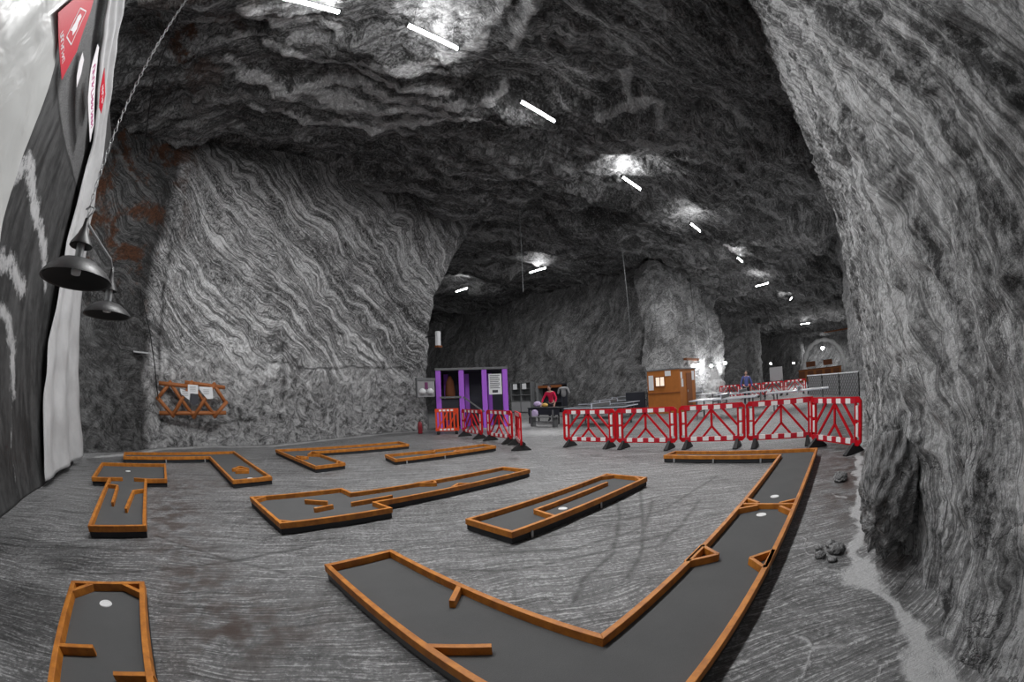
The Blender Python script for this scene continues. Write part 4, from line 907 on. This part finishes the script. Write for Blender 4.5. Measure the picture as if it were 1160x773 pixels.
for k in range(5): MB().box(-.36, -.3, -2.9 + k * 1.3, -2.0 + k * 1.3, .3, 1.35).build('front_panel', M['plydark'], e)
for k, y in enumerate((-1.2, 1.4)): MB().box(.6, .7, y - .7, y + .7, 1.9, 2.6).build('back_panel', M['plydark'], e)
def bulb(x, y, z, label, pw=40, r=.12):
    e = empty('work_lamp', label, 'lamp', (x, y, z), 0, 'small lamps in the far part of the hall')
    MB().lathe([(.001, -r), (r * .8, -r * .6), (r, 0), (r * .6, r * .6), (.001, r * .7)], 16).build('bulb', TUBE, e, True)
    m = MB(); m.lathe([(r * .7, r * .6), (r * .5, r * 1.6), (.001, r * 1.7)], 12); m.tube([(0, 0, r), (0, 0, 9.4 - z)], .012, 5); m.build('cord', M['black'], e)
    l = bpy.data.lights.new('lamp_light', 'POINT'); l.energy = pw; l.shadow_soft_size = r * 1.3
    o = bpy.data.objects.new('lamp_light', l); COL.objects.link(o); o.parent = e; o.location = (0, 0, -r * 2.6)
bulb(29.6, 10.75, 2.68, 'small lamp just above the right corner of the orange kiosk', 14)
bulb(32.6, 10.7, 2.62, 'small lamp directly above the white salt mound', 90)
bulb(36.4, 10.6, 2.86, 'small lamp right of the salt column, by the pale rock', 60, .15)
bulb(46, 8.03, 2.6, 'small lamp above the grey sign board', 60)
bulb(46, 5.4, 2.4, 'small lamp at the left side of the lit end chamber', 60)
bulb(70, 2.9, 4.6, 'round lamp glowing inside the lit end chamber', 500, .3)
bulb(23.6, -3.4, 3.2, 'lamp hidden round the right rock edge, lighting the white rock strip', 260)
# arch of light shaped as a pale rock rib, and timber lintel, end chamber
a = [(86, 6.9 + 3.9 * math.cos(t), 6.6 * math.sin(t) ** .8) for t in np.linspace(0, math.pi, 24)]
o = MB().tube([(86, 3.5 + 4.4 * math.cos(t), 6.8 * abs(math.sin(t)) ** .7) for t in np.linspace(0.02, math.pi - .02, 30)], [.45 + .12 * math.sin(i * 1.7) for i in range(30)], 10).build('trim_1', W_S, None, True); struct(o)
o = MB().bar((64, -2.8, 6.6), (64, 2.2, 6.45), .2, .2).build('trim_2', M['plydark']); struct(o)

# ------------------------------------------------------------------ camera, world, view
def add_camera():
    cd = bpy.data.cameras.new('camera'); cam = bpy.data.objects.new('camera', cd); COL.objects.link(cam)
    cd.type = 'PANO'; cd.sensor_fit = 'HORIZONTAL'; cd.sensor_width = 36.0; cd.sensor_height = 24.0
    cd.panorama_type = 'FISHEYE_EQUISOLID' if hasattr(cd, 'panorama_type') else None
    try:
        cd.cycles.panorama_type = 'FISHEYE_EQUISOLID'; cd.cycles.fisheye_lens = 15.0; cd.cycles.fisheye_fov = math.radians(240)
    except Exception: pass
    try: cd.fisheye_lens = 15.0; cd.fisheye_fov = math.radians(240)
    except Exception: pass
    cd.clip_start = .05; cd.clip_end = 400
    pt, ro = .1193, -.0431
    def tr(x, y, z):
        cr, sr = math.cos(ro), math.sin(ro); x, z = x * cr - z * sr, x * sr + z * cr
        c_, s_ = math.cos(pt), math.sin(pt); y, z = c_ * y - s_ * z, s_ * y + c_ * z
        k = math.sqrt(.5); return Vector((k * (x + y), k * (y - x), z))
    R, F, U = tr(1, 0, 0), tr(0, 1, 0), tr(0, 0, 1)
    m = Matrix((R, U, -F)).transposed().to_4x4(); m.translation = (0, 0, 1.56)
    cam.matrix_world = m; sc.camera = cam
add_camera()
w = bpy.data.worlds.new('world'); sc.world = w; w.use_nodes = True
w.node_tree.nodes['Background'].inputs[0].default_value = (1, 1, 1, 1); w.node_tree.nodes['Background'].inputs[1].default_value = .25
sc.view_settings.view_transform = 'Standard'; sc.view_settings.look = 'None'; sc.view_settings.gamma = 1; sc.view_settings.use_curve_mapping = False
sc.view_settings.exposure = .95
sc.cycles.max_bounces = 5; sc.cycles.diffuse_bounces = 4; sc.cycles.glossy_bounces = 2
sc.cycles.use_denoising = True
try: sc.cycles.denoiser = 'OPENIMAGEDENOISE'; sc.cycles.denoising_input_passes = 'RGB_ALBEDO_NORMAL'; sc.cycles.denoising_prefilter = 'ACCURATE'
except Exception as ex: print(ex)
sc.cycles.sample_clamp_indirect = 8
